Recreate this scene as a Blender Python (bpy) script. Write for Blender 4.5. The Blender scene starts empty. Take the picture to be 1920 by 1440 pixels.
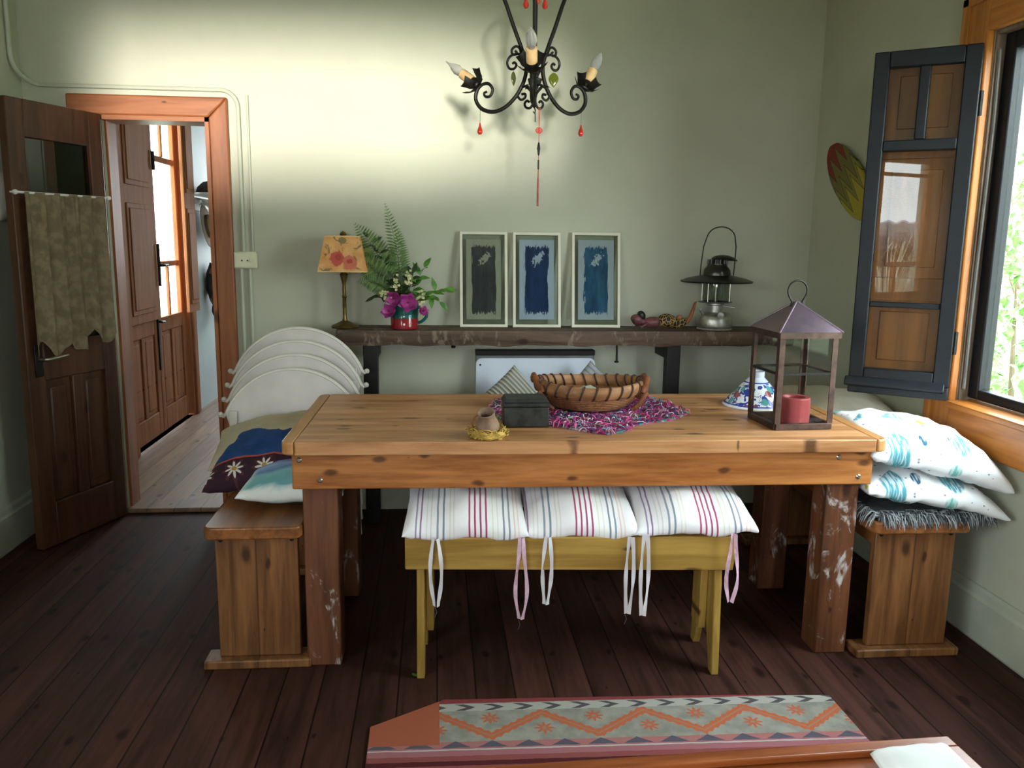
import bpy, math, random
from math import sin, cos, pi, radians, atan2, sqrt
from mathutils import Vector, Matrix, noise as mnoise

random.seed(7)
scene = bpy.context.scene
COL = scene.collection

# ------------------------------------------------------------------ camera
def look_matrix(pitch, yaw, roll):
    f = Vector((sin(yaw) * cos(pitch), cos(yaw) * cos(pitch), -sin(pitch)))
    r = Vector((cos(yaw), -sin(yaw), 0)); u = r.cross(f)
    c, s = cos(roll), sin(roll)
    r2 = c * r + s * u; u2 = -s * r + c * u
    return Matrix((r2, u2, -f)).transposed()
cam_data = bpy.data.cameras.new('camera'); cam = bpy.data.objects.new('camera', cam_data)
COL.objects.link(cam); scene.camera = cam
cam_data.sensor_width = 36; cam_data.lens = 36 * 1553 / 1920; cam_data.clip_start = 0.05
cam.matrix_world = Matrix.Translation((0, 0, 1.36)) @ look_matrix(radians(9.9), radians(5.3), radians(0.75)).to_4x4()

# ------------------------------------------------------------------ world and lights
world = bpy.data.worlds.new('sky'); scene.world = world; world.use_nodes = True
wn = world.node_tree.nodes; wl = world.node_tree.links; wn.clear()
w_out = wn.new('ShaderNodeOutputWorld'); w_bg = wn.new('ShaderNodeBackground')
w_tc = wn.new('ShaderNodeTexCoord'); w_sep = wn.new('ShaderNodeSeparateXYZ'); w_ramp = wn.new('ShaderNodeValToRGB')
wl.new(w_tc.outputs['Generated'], w_sep.inputs[0]); wl.new(w_sep.outputs['Z'], w_ramp.inputs[0])
w_ramp.color_ramp.elements[0].position = 0.0; w_ramp.color_ramp.elements[0].color = (0.80, 0.84, 0.88, 1)
w_ramp.color_ramp.elements[1].position = 0.7; w_ramp.color_ramp.elements[1].color = (0.80, 0.90, 1.0, 1)
wl.new(w_ramp.outputs[0], w_bg.inputs[0]); wl.new(w_bg.outputs[0], w_out.inputs[0])
w_bg.inputs[1].default_value = 6.5

def portal(name, loc, rot, sx, sy):
    d = bpy.data.lights.new(name, 'AREA'); d.shape = 'RECTANGLE'; d.size = sx; d.size_y = sy
    d.cycles.is_portal = True
    o = bpy.data.objects.new(name, d); COL.objects.link(o); o.location = loc; o.rotation_euler = rot
    return o
portal('daylight_right_window', (1.99, 2.02, 1.42), (0, radians(90), 0), 1.3, 1.5)
portal('daylight_left_window', (-2.06, -0.46, 1.5), (0, radians(-90), 0), 1.35, 2.1)
portal('daylight_rear_slot', (-0.32, -2.78, 1.54), (radians(90), 0, 0), 1.75, 0.5)
portal('daylight_hall_door', (-2.05, 5.9, 1.6), (0, radians(-90), 0), 1.9, 0.75)
portal('daylight_hall_end', (-1.2, 9.2, 1.6), (radians(-90), 0, 0), 0.9, 1.3)
# spot standing in for reflected sunshine, through a slot added to shape its wall patch
glint = bpy.data.lights.new('sun_glint', 'SPOT'); glint.energy = 14500; glint.color = (1.0, 0.96, 0.88)
glint.shadow_soft_size = 0.6; glint.spot_size = radians(7.2); glint.spot_blend = 1.0
go = bpy.data.objects.new('sun_glint', glint); COL.objects.link(go)
GS = Vector((-0.10, -22.0, 0.35)); GT = Vector((-0.72, 4.1, 2.03))
go.location = GS; go.rotation_euler = (GT - GS).to_track_quat('-Z', 'Y').to_euler()

scene.view_settings.view_transform = 'Standard'; scene.view_settings.look = 'None'
scene.view_settings.gamma = 1; scene.view_settings.use_curve_mapping = False
scene.view_settings.exposure = 1.95
scene.cycles.max_bounces = 10; scene.cycles.diffuse_bounces = 6; scene.cycles.glossy_bounces = 4
scene.cycles.transparent_max_bounces = 16; scene.cycles.use_denoising = True
scene.cycles.sample_clamp_indirect = 6.0

# ------------------------------------------------------------------ materials
def C(h):
    h = h.lstrip('#'); v = [int(h[i:i + 2], 16) / 255 for i in (0, 2, 4)]
    return tuple((c / 12.92 if c <= 0.04045 else ((c + 0.055) / 1.055) ** 2.4) for c in v) + (1,)

class NT:
    def __init__(s, name):
        s.m = bpy.data.materials.new(name); s.m.use_nodes = True
        s.t = s.m.node_tree; s.t.nodes.clear()
        s.out = s.t.nodes.new('ShaderNodeOutputMaterial')
        s.bsdf = s.t.nodes.new('ShaderNodeBsdfPrincipled')
        s.t.links.new(s.bsdf.outputs[0], s.out.inputs[0])
        s.tc = s.t.nodes.new('ShaderNodeTexCoord')
    def n(s, typ, **kw):
        nd = s.t.nodes.new('ShaderNode' + typ)
        for k, v in kw.items(): setattr(nd, k, v)
        return nd
    def put(s, sock, v):
        if isinstance(v, bpy.types.NodeSocket): s.t.links.new(v, sock)
        else: sock.default_value = v
    def math(s, op, a, b=0.0, c=0.0):
        nd = s.n('Math', operation=op)
        for i, v in enumerate((a, b, c)): s.put(nd.inputs[i], v)
        return nd.outputs[0]
    def mix(s, fac, a, b, blend='MIX'):
        nd = s.n('Mix', data_type='RGBA', blend_type=blend)
        s.put(nd.inputs[0], fac); s.put(nd.inputs[6], a); s.put(nd.inputs[7], b)
        return nd.outputs[2]
    def obj(s, scale=(1, 1, 1), loc=(0, 0, 0), rot=(0, 0, 0)):
        mp = s.n('Mapping'); s.t.links.new(s.tc.outputs['Object'], mp.inputs[0])
        mp.inputs['Scale'].default_value = scale; mp.inputs['Location'].default_value = loc; mp.inputs['Rotation'].default_value = rot
        return mp.outputs[0]
    def xyz(s, vec=None):
        sp = s.n('SeparateXYZ'); s.t.links.new(vec or s.tc.outputs['Object'], sp.inputs[0])
        return sp.outputs
    def noise(s, vec, scale, detail=3, rough=0.55, dist=0.0):
        nd = s.n('TexNoise'); s.t.links.new(vec, nd.inputs['Vector'])
        nd.inputs['Scale'].default_value = scale; nd.inputs['Detail'].default_value = detail
        nd.inputs['Roughness'].default_value = rough; nd.inputs['Distortion'].default_value = dist
        return nd.outputs[0]
    def voronoi(s, vec, scale, feature='F1', rnd=1.0):
        nd = s.n('TexVoronoi', feature=feature); s.t.links.new(vec, nd.inputs['Vector'])
        nd.inputs['Scale'].default_value = scale; nd.inputs['Randomness'].default_value = rnd
        return nd
    def ramp(s, fac, stops, interp='LINEAR'):
        nd = s.n('ValToRGB'); s.put(nd.inputs[0], fac); cr = nd.color_ramp; cr.interpolation = interp
        while len(cr.elements) < len(stops): cr.elements.new(0.5)
        for e, (p, c) in zip(cr.elements, stops): e.position = p; e.color = c
        return nd.outputs[0]
    def step(s, v, lo, hi):
        nd = s.n('MapRange', interpolation_type='SMOOTHSTEP'); s.put(nd.inputs[0], v)
        nd.inputs[1].default_value = lo; nd.inputs[2].default_value = hi
        return nd.outputs[0]
    def bump(s, h, strength=0.2, dist=0.01):
        b = s.n('Bump'); b.inputs['Strength'].default_value = strength; b.inputs['Distance'].default_value = dist
        s.put(b.inputs['Height'], h); s.t.links.new(b.outputs[0], s.bsdf.inputs['Normal'])
    def done(s, col=None, rough=0.6, metal=0.0, spec=0.5):
        if col is not None: s.put(s.bsdf.inputs['Base Color'], col)
        s.put(s.bsdf.inputs['Roughness'], rough); s.bsdf.inputs['Metallic'].default_value = metal
        s.bsdf.inputs['Specular IOR Level'].default_value = spec
        return s.m

def scl(c, k): return tuple(min(1, x * k) for x in c[:3]) + (1,)

def plain(name, hexcol, rough=0.6, metal=0.0, var=0.18, scale=9, bump=0.0, bscale=60, spec=0.5, detail=3):
    t = NT(name); c = C(hexcol); n = t.noise(t.obj(), scale, detail)
    col = t.mix(t.step(n, 0.3, 0.7), scl(c, 1 - var), scl(c, 1 + var))
    if bump: t.bump(t.noise(t.obj(), bscale, 4), bump, 0.004)
    return t.done(col, rough, metal, spec)

def wood(name, dark, light, grain='X', plank=None, knots=0.35, rough=0.5, seam=0.5, paint=0.0, var=0.25, gscale=1.0, spec=0.4, paintcol='cfc9c4', knotcol='2a1205', drop=None):
    t = NT(name)
    ax = 'XYZ'.index(grain); sc = [16 * gscale] * 3; sc[ax] = 1.3 * gscale
    o = t.xyz()
    vec = t.obj(tuple(sc))
    seamf = None; pv = None
    if plank:
        a, w = plank
        q = t.math('DIVIDE', o['XYZ'.index(a)], w); fl = t.math('FLOOR', q)
        wnz = t.n('TexWhiteNoise', noise_dimensions='1D'); t.put(wnz.inputs['W'], fl); pv = wnz.outputs['Value']
        sh = t.n('Combine' + 'XYZ'); t.put(sh.inputs[ax], t.math('MULTIPLY', pv, 37.0)); t.put(sh.inputs[(ax + 1) % 3], t.math('MULTIPLY', pv, 11.0))
        ad = t.n('VectorMath', operation='ADD'); t.put(ad.inputs[0], vec); t.put(ad.inputs[1], sh.outputs[0]); vec = ad.outputs[0]
        fr = t.math('FRACT', q); ed = t.math('MINIMUM', fr, t.math('SUBTRACT', 1.0, fr))
        seamf = t.math('SUBTRACT', 1.0, t.step(ed, 0.004 / w * 0.25, 0.004 / w))
    g1 = t.noise(vec, 1.0, 5, 0.6, 0.6); g2 = t.noise(vec, 4.0, 3, 0.6, 0.3)
    g = t.math('ADD', t.math('MULTIPLY', g1, 0.7), t.math('MULTIPLY', g2, 0.3))
    col = t.mix(t.step(g, 0.32, 0.66), C(dark), C(light))
    if knots:
        oth = [i for i in range(3) if i != ax and i != 'XYZ'.index(drop or {'X': 'Y', 'Y': 'Z', 'Z': 'Y'}[grain])][0]
        cb = t.n('CombineXYZ'); t.put(cb.inputs[0], t.math('MULTIPLY', o[ax], 5.0 * gscale)); t.put(cb.inputs[1], t.math('MULTIPLY', t.math('ADD', o[oth], 3.0), 11.0 * gscale))
        wb = t.n('VectorMath', operation='ADD'); t.put(wb.inputs[0], cb.outputs[0]); wn_ = t.n('TexNoise'); wn_.inputs['Scale'].default_value = 18.0; t.put(wn_.inputs['Vector'], t.tc.outputs['Object'])
        ws_ = t.n('VectorMath', operation='SCALE'); t.put(ws_.inputs[0], wn_.outputs['Color']); ws_.inputs['Scale'].default_value = .16; t.put(wb.inputs[1], ws_.outputs[0])
        vo = t.n('TexVoronoi', voronoi_dimensions='2D'); t.put(vo.inputs['Vector'], wb.outputs[0]); vo.inputs['Scale'].default_value = 1.0
        rn = t.xyz(vo.outputs['Color'])[0]
        thr = t.math('MULTIPLY', t.step(rn, 1 - knots, 1.0), 0.20)
        kd = t.math('SUBTRACT', 1.0, t.step(t.math('DIVIDE', vo.outputs['Distance'], t.math('ADD', thr, 0.001)), 0.35, 1.15))
        col = t.mix(t.math('MULTIPLY', kd, 0.8), col, C(knotcol))
    if pv is not None:
        k = t.math('ADD', 1 - var, t.math('MULTIPLY', pv, 2 * var))
        hs = t.n('HueSaturation'); t.put(hs.inputs['Color'], col); t.put(hs.inputs['Value'], k); col = hs.outputs[0]
        col = t.mix(t.math('MULTIPLY', seamf, seam), col, scl(C(dark), 0.12))
    if paint:
        pn = t.noise(t.obj((9, 9, 5)), 1.0, 5, 0.65, 1.2)
        pm = t.math('MULTIPLY', t.step(pn, 1 - paint, 1 - paint + 0.1), t.step(t.noise(t.obj((60, 60, 20)), 1.0, 2), 0.35, 0.6))
        col = t.mix(t.math('MULTIPLY', pm, 0.75), col, C(paintcol))
    r = t.math('ADD', rough - 0.12, t.math('MULTIPLY', g, 0.24))
    t.bump(g, 0.12, 0.004)
    return t.done(col, r, 0, spec)

def pane_glass(name, tint='ffffff', refl=1.0, rough=0.0):
    t = NT(name); t.t.nodes.remove(t.bsdf)
    tr = t.n('BsdfTransparent'); gl = t.n('BsdfGlossy'); fr = t.n('Fresnel'); mx = t.n('MixShader')
    fr.inputs['IOR'].default_value = 1.5; gl.inputs['Roughness'].default_value = rough
    nz = t.noise(t.obj(), 3.0, 2); t.put(tr.inputs[0], t.mix(t.math('MULTIPLY', nz, 0.12), C(tint), scl(C(tint), 0.9)))
    geo = t.n('NewGeometry'); t.put(mx.inputs[0], t.math('MULTIPLY', t.math('MULTIPLY', fr.outputs[0], refl), t.math('SUBTRACT', 1.0, geo.outputs['Backfacing'])))
    t.t.links.new(tr.outputs[0], mx.inputs[1]); t.t.links.new(gl.outputs[0], mx.inputs[2]); t.t.links.new(mx.outputs[0], t.out.inputs[0])
    return t.m

def stripes(name, base, bands, axis=0, rough=0.8, weave=0.3):
    t = NT(name); x = t.xyz()[axis]
    wob = t.math('MULTIPLY', t.math('SUBTRACT', t.noise(t.obj(), 9.0, 2), 0.5), 0.006); x = t.math('ADD', x, wob)
    n = t.noise(t.obj(), 7.0, 3)
    col = t.mix(t.step(n, 0.3, 0.7), scl(C(base), 0.93), C(base))
    for c, hw, h in bands:
        col = t.mix(t.math('COMPARE', x, c, hw), col, C(h))
    t.bump(t.noise(t.obj(), 300, 2), weave, 0.002)
    t.bsdf.inputs['Sheen Weight'].default_value = 0.2
    return t.done(col, rough, 0, 0.2)

# ------------------------------------------------------------------ mesh building
class MB:
    def __init__(s): s.v = []; s.f = []; s.mi = []
    def add(s, vs, fs, m=0):
        b = len(s.v); s.v.extend([tuple(p) for p in vs]); s.f.extend([tuple(i + b for i in f) for f in fs]); s.mi.extend([m] * len(fs)); return s
    def box(s, x0, x1, y0, y1, z0, z1, m=0, M=None):
        vs = [(x, y, z) for z in (z0, z1) for y in (y0, y1) for x in (x0, x1)]
        if M is not None: vs = [M @ Vector(p) for p in vs]
        return s.add(vs, [(0, 2, 3, 1), (4, 5, 7, 6), (0, 1, 5, 4), (2, 6, 7, 3), (0, 4, 6, 2), (1, 3, 7, 5)], m)
    def tube(s, pts, r, n=8, closed=False, caps=True, m=0, flat=1.0):
        P = [Vector(p) for p in pts]; k = len(P); R = r if isinstance(r, (list, tuple)) else [r] * k
        T = []
        for i in range(k):
            a = P[(i - 1) % k] if (closed or i > 0) else P[i]; b = P[(i + 1) % k] if (closed or i < k - 1) else P[i]
            d = b - a; T.append(d.normalized() if d.length > 1e-9 else Vector((0, 0, 1)))
        ref = Vector((0, 0, 1)) if abs(T[0].z) < 0.9 else Vector((1, 0, 0))
        N = (ref - T[0] * ref.dot(T[0])).normalized(); vs = []
        for i in range(k):
            N = N - T[i] * N.dot(T[i]); N = N.normalized() if N.length > 1e-6 else T[i].orthogonal().normalized()
            B = T[i].cross(N)
            for j in range(n):
                a = 2 * pi * j / n; vs.append(P[i] + N * cos(a) * R[i] * flat + B * sin(a) * R[i])
        fs = []
        for i in range(k if closed else k - 1):
            for j in range(n):
                a = i * n + j; b = i * n + (j + 1) % n; c = ((i + 1) % k) * n + (j + 1) % n; d = ((i + 1) % k) * n + j
                fs.append((a, b, c, d))
        if caps and not closed:
            fs.append(tuple(range(n - 1, -1, -1))); fs.append(tuple((k - 1) * n + j for j in range(n)))
        return s.add(vs, fs, m)
    def lathe(s, prof, n=32, c=(0, 0, 0), M=None, m=0, sx=1.0, sy=1.0, closed=False):
        vs = []
        for r, z in prof:
            for j in range(n):
                a = 2 * pi * j / n; p = Vector((c[0] + r * cos(a) * sx, c[1] + r * sin(a) * sy, c[2] + z))
                vs.append(M @ p if M is not None else p)
        fs = []; k = len(prof)
        for i in range(k if closed else k - 1):
            for j in range(n):
                i2 = (i + 1) % k
                fs.append((i * n + j, i * n + (j + 1) % n, i2 * n + (j + 1) % n, i2 * n + j))
        if not closed:
            if prof[0][0] > 1e-4: fs.append(tuple(range(n - 1, -1, -1)))
            if prof[-1][0] > 1e-4: fs.append(tuple((k - 1) * n + j for j in range(n)))
        return s.add(vs, fs, m)
    def prism(s, out, fn, t0, t1, m=0):
        k = len(out); vs = [fn(a, b, t0) for a, b in out] + [fn(a, b, t1) for a, b in out]
        fs = [tuple(range(k - 1, -1, -1)), tuple(range(k, 2 * k))] + [(i, (i + 1) % k, k + (i + 1) % k, k + i) for i in range(k)]
        return s.add(vs, fs, m)
    def grid(s, fn, nu, nv, m=0):
        vs = [fn(i / nu, j / nv) for j in range(nv + 1) for i in range(nu + 1)]
        fs = [(j * (nu + 1) + i, j * (nu + 1) + i + 1, (j + 1) * (nu + 1) + i + 1, (j + 1) * (nu + 1) + i) for j in range(nv) for i in range(nu)]
        return s.add(vs, fs, m)
    def ribbon(s, pts, w, dirs, th=0.0012, m=0):
        vs = []; k = len(pts)
        for p, d in zip(pts, dirs):
            p = Vector(p); d = Vector(d).normalized(); nrm = d.cross(Vector((0, 0, 1))); nrm = nrm.normalized() if nrm.length > 1e-4 else Vector((0, 1, 0))
            for a, b in ((-1, -1), (1, -1), (1, 1), (-1, 1)): vs.append(p + d * w / 2 * a + nrm * th / 2 * b)
        fs = [(3, 2, 1, 0), tuple((k - 1) * 4 + j for j in range(4))]
        for i in range(k - 1):
            for j in range(4): fs.append((i * 4 + j, i * 4 + (j + 1) % 4, (i + 1) * 4 + (j + 1) % 4, (i + 1) * 4 + j))
        return s.add(vs, fs, m)
    def leaf(s, base, d, up, L, W, fold=0.25, droop=0.2, m=0, seg=4):
        base = Vector(base); d = Vector(d).normalized(); up = Vector(up); side = d.cross(up); side = side.normalized() if side.length > 1e-5 else d.orthogonal().normalized()
        up = side.cross(d).normalized(); vs = []
        for i in range(seg + 1):
            t = i / seg; w = W / 2 * max(0.02, sin(pi * t ** 0.8)); c = base + d * L * t - up * droop * L * t * t
            vs += [c - side * w + up * w * fold, c, c + side * w + up * w * fold]
        fs = []
        for i in range(seg):
            a = i * 3; fs += [(a, a + 1, a + 4, a + 3), (a + 1, a + 2, a + 5, a + 4)]
        return s.add(vs, fs, m)
    def pillow(s, w, d, h, n=24, pinch=0.07, flat=0.0, wr=0.004, seed=0, fn=None, pw=0.42, m=0):
        vs = []; idx = {}
        def pt(u, v, sg):
            x = w / 2 * u * (1 - pinch * (1 - v * v)); y = d / 2 * v * (1 - pinch * (1 - u * u))
            t = h / 2 * (max(0, (1 - u * u) * (1 - v * v))) ** pw
            nz = mnoise.noise(Vector((x * 14 + seed * 3.1, y * 14, sg * 5.0 + seed))) * wr * (t / (h / 2) + 0.25)
            nz += mnoise.noise(Vector((x * 40 + seed, y * 9, sg * 3.0))) * wr * 0.7
            z = sg * t * (1 if sg > 0 else 1 - flat) + nz
            p = Vector((x, y, z)); return fn(p) if fn else p
        for sg in (1, -1):
            for j in range(n + 1):
                for i in range(n + 1):
                    if sg < 0 and (i in (0, n) or j in (0, n)): idx[(sg, i, j)] = idx[(1, i, j)]; continue
                    u = sin(pi / 2 * (2 * i / n - 1)); v = sin(pi / 2 * (2 * j / n - 1))
                    idx[(sg, i, j)] = len(vs); vs.append(pt(u, v, sg))
        fs = []
        for sg in (1, -1):
            for j in range(n):
                for i in range(n):
                    q = (idx[(sg, i, j)], idx[(sg, i + 1, j)], idx[(sg, i + 1, j + 1)], idx[(sg, i, j + 1)])
                    fs.append(q if sg > 0 else q[::-1])
        return s.add(vs, fs, m)
    def build(s, name, mats, parent=None, bevel=0.0, smooth=True, sub=0, seg=2, angle=35):
        me = bpy.data.meshes.new(name); me.from_pydata(s.v, [], s.f); me.update()
        mats = mats if isinstance(mats, (list, tuple)) else [mats]
        for mm in mats: me.materials.append(mm)
        if len(mats) > 1: me.polygons.foreach_set('material_index', s.mi)
        if smooth:
            me.polygons.foreach_set('use_smooth', [True] * len(me.polygons)); me.set_sharp_from_angle(angle=radians(angle))
        o = bpy.data.objects.new(name, me); COL.objects.link(o)
        if parent is not None: o.parent = parent
        if bevel:
            b = o.modifiers.new('bevel', 'BEVEL'); b.width = bevel; b.segments = seg; b.limit_method = 'ANGLE'; b.angle_limit = radians(40)
        if sub:
            sb = o.modifiers.new('sub', 'SUBSURF'); sb.levels = sub; sb.render_levels = sub
        return o

def tag(o, label, cat, group=None, kind=None):
    if label: o['label'] = label
    if cat: o['category'] = cat
    if group: o['group'] = group
    if kind: o['kind'] = kind
    return o
def thing(name, label, cat, loc=(0, 0, 0), rot=(0, 0, 0), group=None):
    o = bpy.data.objects.new(name, None); COL.objects.link(o); o.empty_display_size = 0.05
    o.location = loc; o.rotation_euler = rot
    return tag(o, label, cat, group)
def struct(o): o['kind'] = 'structure'; return o
def place(o, loc, rot=(0, 0, 0)): o.location = loc; o.rotation_euler = rot; return o
def dup(root, loc, rot, label, group=None):
    r = root.copy(); COL.objects.link(r); r.location = loc; r.rotation_euler = rot; r['label'] = label
    if group: r['group'] = group
    for ch in list(root.children):
        c = ch.copy(); COL.objects.link(c); c.parent = r
        for g in list(ch.children):
            d = g.copy(); COL.objects.link(d); d.parent = c
    return r
def arc(cx, cy, r, a0, a1, n): return [(cx + r * cos(radians(a0 + (a1 - a0) * i / n)), cy + r * sin(radians(a0 + (a1 - a0) * i / n))) for i in range(n + 1)]
def rrect(x0, x1, y0, y1, r, n=5):
    return arc(x1 - r, y1 - r, r, 0, 90, n) + arc(x0 + r, y1 - r, r, 90, 180, n) + arc(x0 + r, y0 + r, r, 180, 270, n) + arc(x1 - r, y0 + r, r, 270, 360, n)
XY = lambda a, b, t: (a, b, t)
XZ = lambda a, b, t: (a, t, b)
YZ = lambda a, b, t: (t, a, b)

# ------------------------------------------------------------------ shared materials
def wall_mat(name, h, var=0.05):
    t = NT(name); n = t.noise(t.obj(), 1.6, 4, 0.6); n2 = t.noise(t.obj(), 11, 3)
    c = C(h); col = t.mix(t.step(n, 0.3, 0.7), scl(c, 1 - var), scl(c, 1 + var))
    col = t.mix(t.math('MULTIPLY', t.step(n2, 0.55, 0.75), 0.12), col, scl(c, 0.8))
    t.bump(t.noise(t.obj(), 90, 3), 0.08, 0.003)
    return t.done(col, 0.62, 0, 0.3)
m_wall = wall_mat('sage_plaster', 'b8b8a5')
m_wall_hall = wall_mat('blue_grey_plaster', 'b3bcbc')
m_ceil = wall_mat('white_ceiling', 'cfcfc6')
m_base = plain('sage_gloss_paint', 'b2b4a2', 0.4, var=0.06)
m_floor = wood('dark_floor_boards', '2a1912', '4a2c25', 'Y', ('X', 0.118), 0.45, 0.62, 0.85, var=0.26, knotcol='170a06', spec=.10)
m_floor_hall = wood('hall_floor_boards', '6a4f3a', '917056', 'Y', ('X', 0.13), 0.3, 0.5, 0.7, var=0.14)
m_trim = wood('red_brown_trim', '7c4423', 'a3623a', 'Z', None, 0.1, 0.42)
m_trim_x = wood('red_brown_trim_level', '7c4423', 'a3623a', 'X', None, 0.1, 0.42)
m_door = wood('brown_door', '3a2013', '573520', 'Z', None, 0.12, 0.45)
m_hdoor = wood('hall_door_wood', '7a4a2c', '9a6240', 'Z', None, 0.1, 0.75, spec=.15)
m_win = wood('orange_window_wood', '98551c', 'c9803a', 'Z', None, 0.15, 0.38)
m_win_y = wood('orange_window_wood_level', '98551c', 'c9803a', 'Y', None, 0.15, 0.38)
m_navy = plain('navy_gloss_paint', '101318', 0.5, var=0.2, scale=30, bump=0.05, spec=.3)
m_glass = pane_glass('window_glass', 'f4f8f6', 1.0)
m_pine_x = wood('honey_pine', '8a4e20', 'be7c42', 'X', None, 0.75, 0.4, knotcol='34180a', gscale=1.3)
m_pine_top = wood('honey_pine_boards', '9c663c', 'cd9566', 'X', ('Y', 0.155), 0.6, 0.34, 0.35, var=0.08, knotcol='3a1e0e', gscale=1.1, drop='Z')
m_pine_leg = wood('worn_leg_wood', '4a2916', '74452a', 'Z', None, 0.25, 0.5, paint=0.437)
m_box_z = wood('chestnut_boards', '5c381e', '906038', 'Z', ('X', 0.16), 0.45, 0.42, 0.4, var=0.12)
m_box_y = wood('chestnut_seat', '64391c', '9a6034', 'Y', None, 0.35, 0.35)
m_mustard = wood('mustard_painted_wood', '86662a', 'ae8a44', 'X', None, 0.12, 0.42)
m_mustard_z = wood('mustard_painted_leg', '86662a', 'ae8a44', 'Z', None, 0.12, 0.45)
m_iron = plain('black_iron', '16130f', 0.5, 0.4, 0.3, 40, 0.25, 120)
m_steel = plain('bright_steel', 'b9b4a8', 0.3, 1.0, 0.1, 60)
m_white = plain('white_paint', 'd9d7d2', 0.4, var=0.05)
m_brass = plain('aged_brass', '6b5a30', 0.4, 0.8, 0.3, 40)
m_cream = plain('cream_enamel', 'd6d2b4', 0.45, var=0.04)

# ------------------------------------------------------------------ room shell
X0, X1, YF, YR, ZC = -1.86, 1.885, 4.1, -2.6, 3.0
b = MB().box(X0 - .3, X1 + .3, YR - .2, YF + .08, -0.06, 0); struct(b.build('floor', m_floor, smooth=False))
b = MB().box(X0 - .3, 0.2, YF + .08, 9.3, -0.06, 0.0); struct(b.build('floor_hall', m_floor_hall, smooth=False))
b = MB().box(X0 - .3, X1 + .3, YR - .2, 9.3, ZC, ZC + .1); struct(b.build('ceiling', m_ceil, smooth=False))
DX0, DX1, DZ = -1.525, -1.04, 1.895
b = MB().box(X0 - .2, DX0, YF, YF + .13, 0, ZC).box(DX1, X1 + .2, YF, YF + .13, 0, ZC).box(DX0, DX1, YF, YF + .13, DZ, ZC)
struct(b.build('wall_far', m_wall, smooth=False))
def wall_x(name, x0, x1, y0, y1, holes, mat):
    b = MB(); ys = y0
    for (a, c, z0, z1) in holes:
        b.box(x0, x1, ys, a, 0, ZC); b.box(x0, x1, a, c, 0, z0); b.box(x0, x1, a, c, z1, ZC); ys = c
    b.box(x0, x1, ys, y1, 0, ZC); return struct(b.build(name, mat, smooth=False))
wall_x('wall_left', X0 - .2, X0, YR, YF, [(-1.48, 0.55, 0.86, 2.15)], m_wall)
wall_x('wall_right', X1, X1 + .085, YR, YF, [(1.30, 2.80, 0.80, 2.075)], m_wall)
RZ0, RZ1, RX0, RX1 = 1.30, 1.78, -1.20, 0.55  # slot added in the unseen rear wall, sized for the bright wall patch
b = MB().box(X0, RX0, YR - .15, YR, 0, ZC).box(RX0, RX1, YR - .15, YR, 0, RZ0).box(RX0, RX1, YR - .15, YR, RZ1, ZC)
b.box(RX1, X1, YR - .15, YR, 0, ZC)
struct(b.build('wall_rear', m_wall, smooth=False))
wall_x('wall_hall_left', X0 - .07, X0, YF + .13, 9.2, [(5.16, 6.47, 0.0, 2.45)], m_wall_hall)
b = MB().box(-0.55, -0.45, YF + .13, 9.2, 0, ZC); struct(b.build('wall_hall_right', m_wall_hall, smooth=False))
b = MB().box(X0, -1.7, 9.1, 9.2, 0, ZC).box(-0.75, -0.55, 9.1, 9.2, 0, ZC).box(-1.7, -0.75, 9.1, 9.2, 0, 1.1).box(-1.7, -0.75, 9.1, 9.2, 2.3, ZC)  # opening added in the unseen end wall to light the hall
struct(b.build('wall_hall_end', m_wall_hall, smooth=False))
def baseboard(name, x, sx, y0, y1, mat):
    out = [(0, 0), (0, .195), (.008, .195), (.014, .185), (.016, .165), (.024, .155), (.024, .008), (.02, 0)]
    b = MB().prism(out, lambda a, z, t: (x + sx * a, t, z), y0, y1); return struct(b.build(name, mat, smooth=False))
baseboard('baseboard_right', X1, -1, YR, YF - .001, m_base)
baseboard('baseboard_left', X0, 1, YR, YF - .001, m_base)
b = MB().box(DX1 + .09, X1 - .03, YF - .022, YF, 0, .19); struct(b.build('baseboard_far', m_base, bevel=.006))
baseboard('baseboard_hall', X0, 1, YF + .14, 5.09, m_wall_hall)

# door casing of the far wall
tr = thing('trim_1', None, None); tr['kind'] = 'structure'
MB().prism([(-1.665, 1.985), (-1.665, 1.905), (-1.60, 1.895), (DX1 - .004, 1.895), (DX1 + .085, 1.985)], XZ, YF - .032, YF - .001).build('head_casing', m_trim_x, tr, bevel=.008)
MB().prism([(DX1, 0), (DX1 + .085, 0), (DX1 + .085, 1.985), (DX1, 1.895)], XZ, YF - .032, YF - .001).build('side_casing', m_trim, tr, bevel=.008)
MB().prism([(DX0 - .085, 0), (DX0, 0), (DX0, 1.895), (DX0 - .085, 1.895)], XZ, YF - .03, YF - .001).build('side_casing', m_trim, tr, bevel=.008)
MB().box(DX1 - .018, DX1, YF - .03, YF + .14, 0, 1.895).build('jamb', m_trim, tr)
MB().box(DX0, DX0 + .012, YF + .03, YF + .14, 0, 1.895).build('jamb', m_trim, tr)
MB().box(DX0, DX1, YF - .03, YF + .14, 1.875, 1.895).build('head_jamb', m_trim_x, tr)
MB().box(DX1 - .0205, DX1 - .018, YF + .0, YF + .05, .75, .85).build('strike_plate', m_iron, tr)
MB().box(DX0 - .02, DX1, YF - .02, YF + .14, 0, .022).build('threshold', m_floor_hall, tr, bevel=.006)

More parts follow.
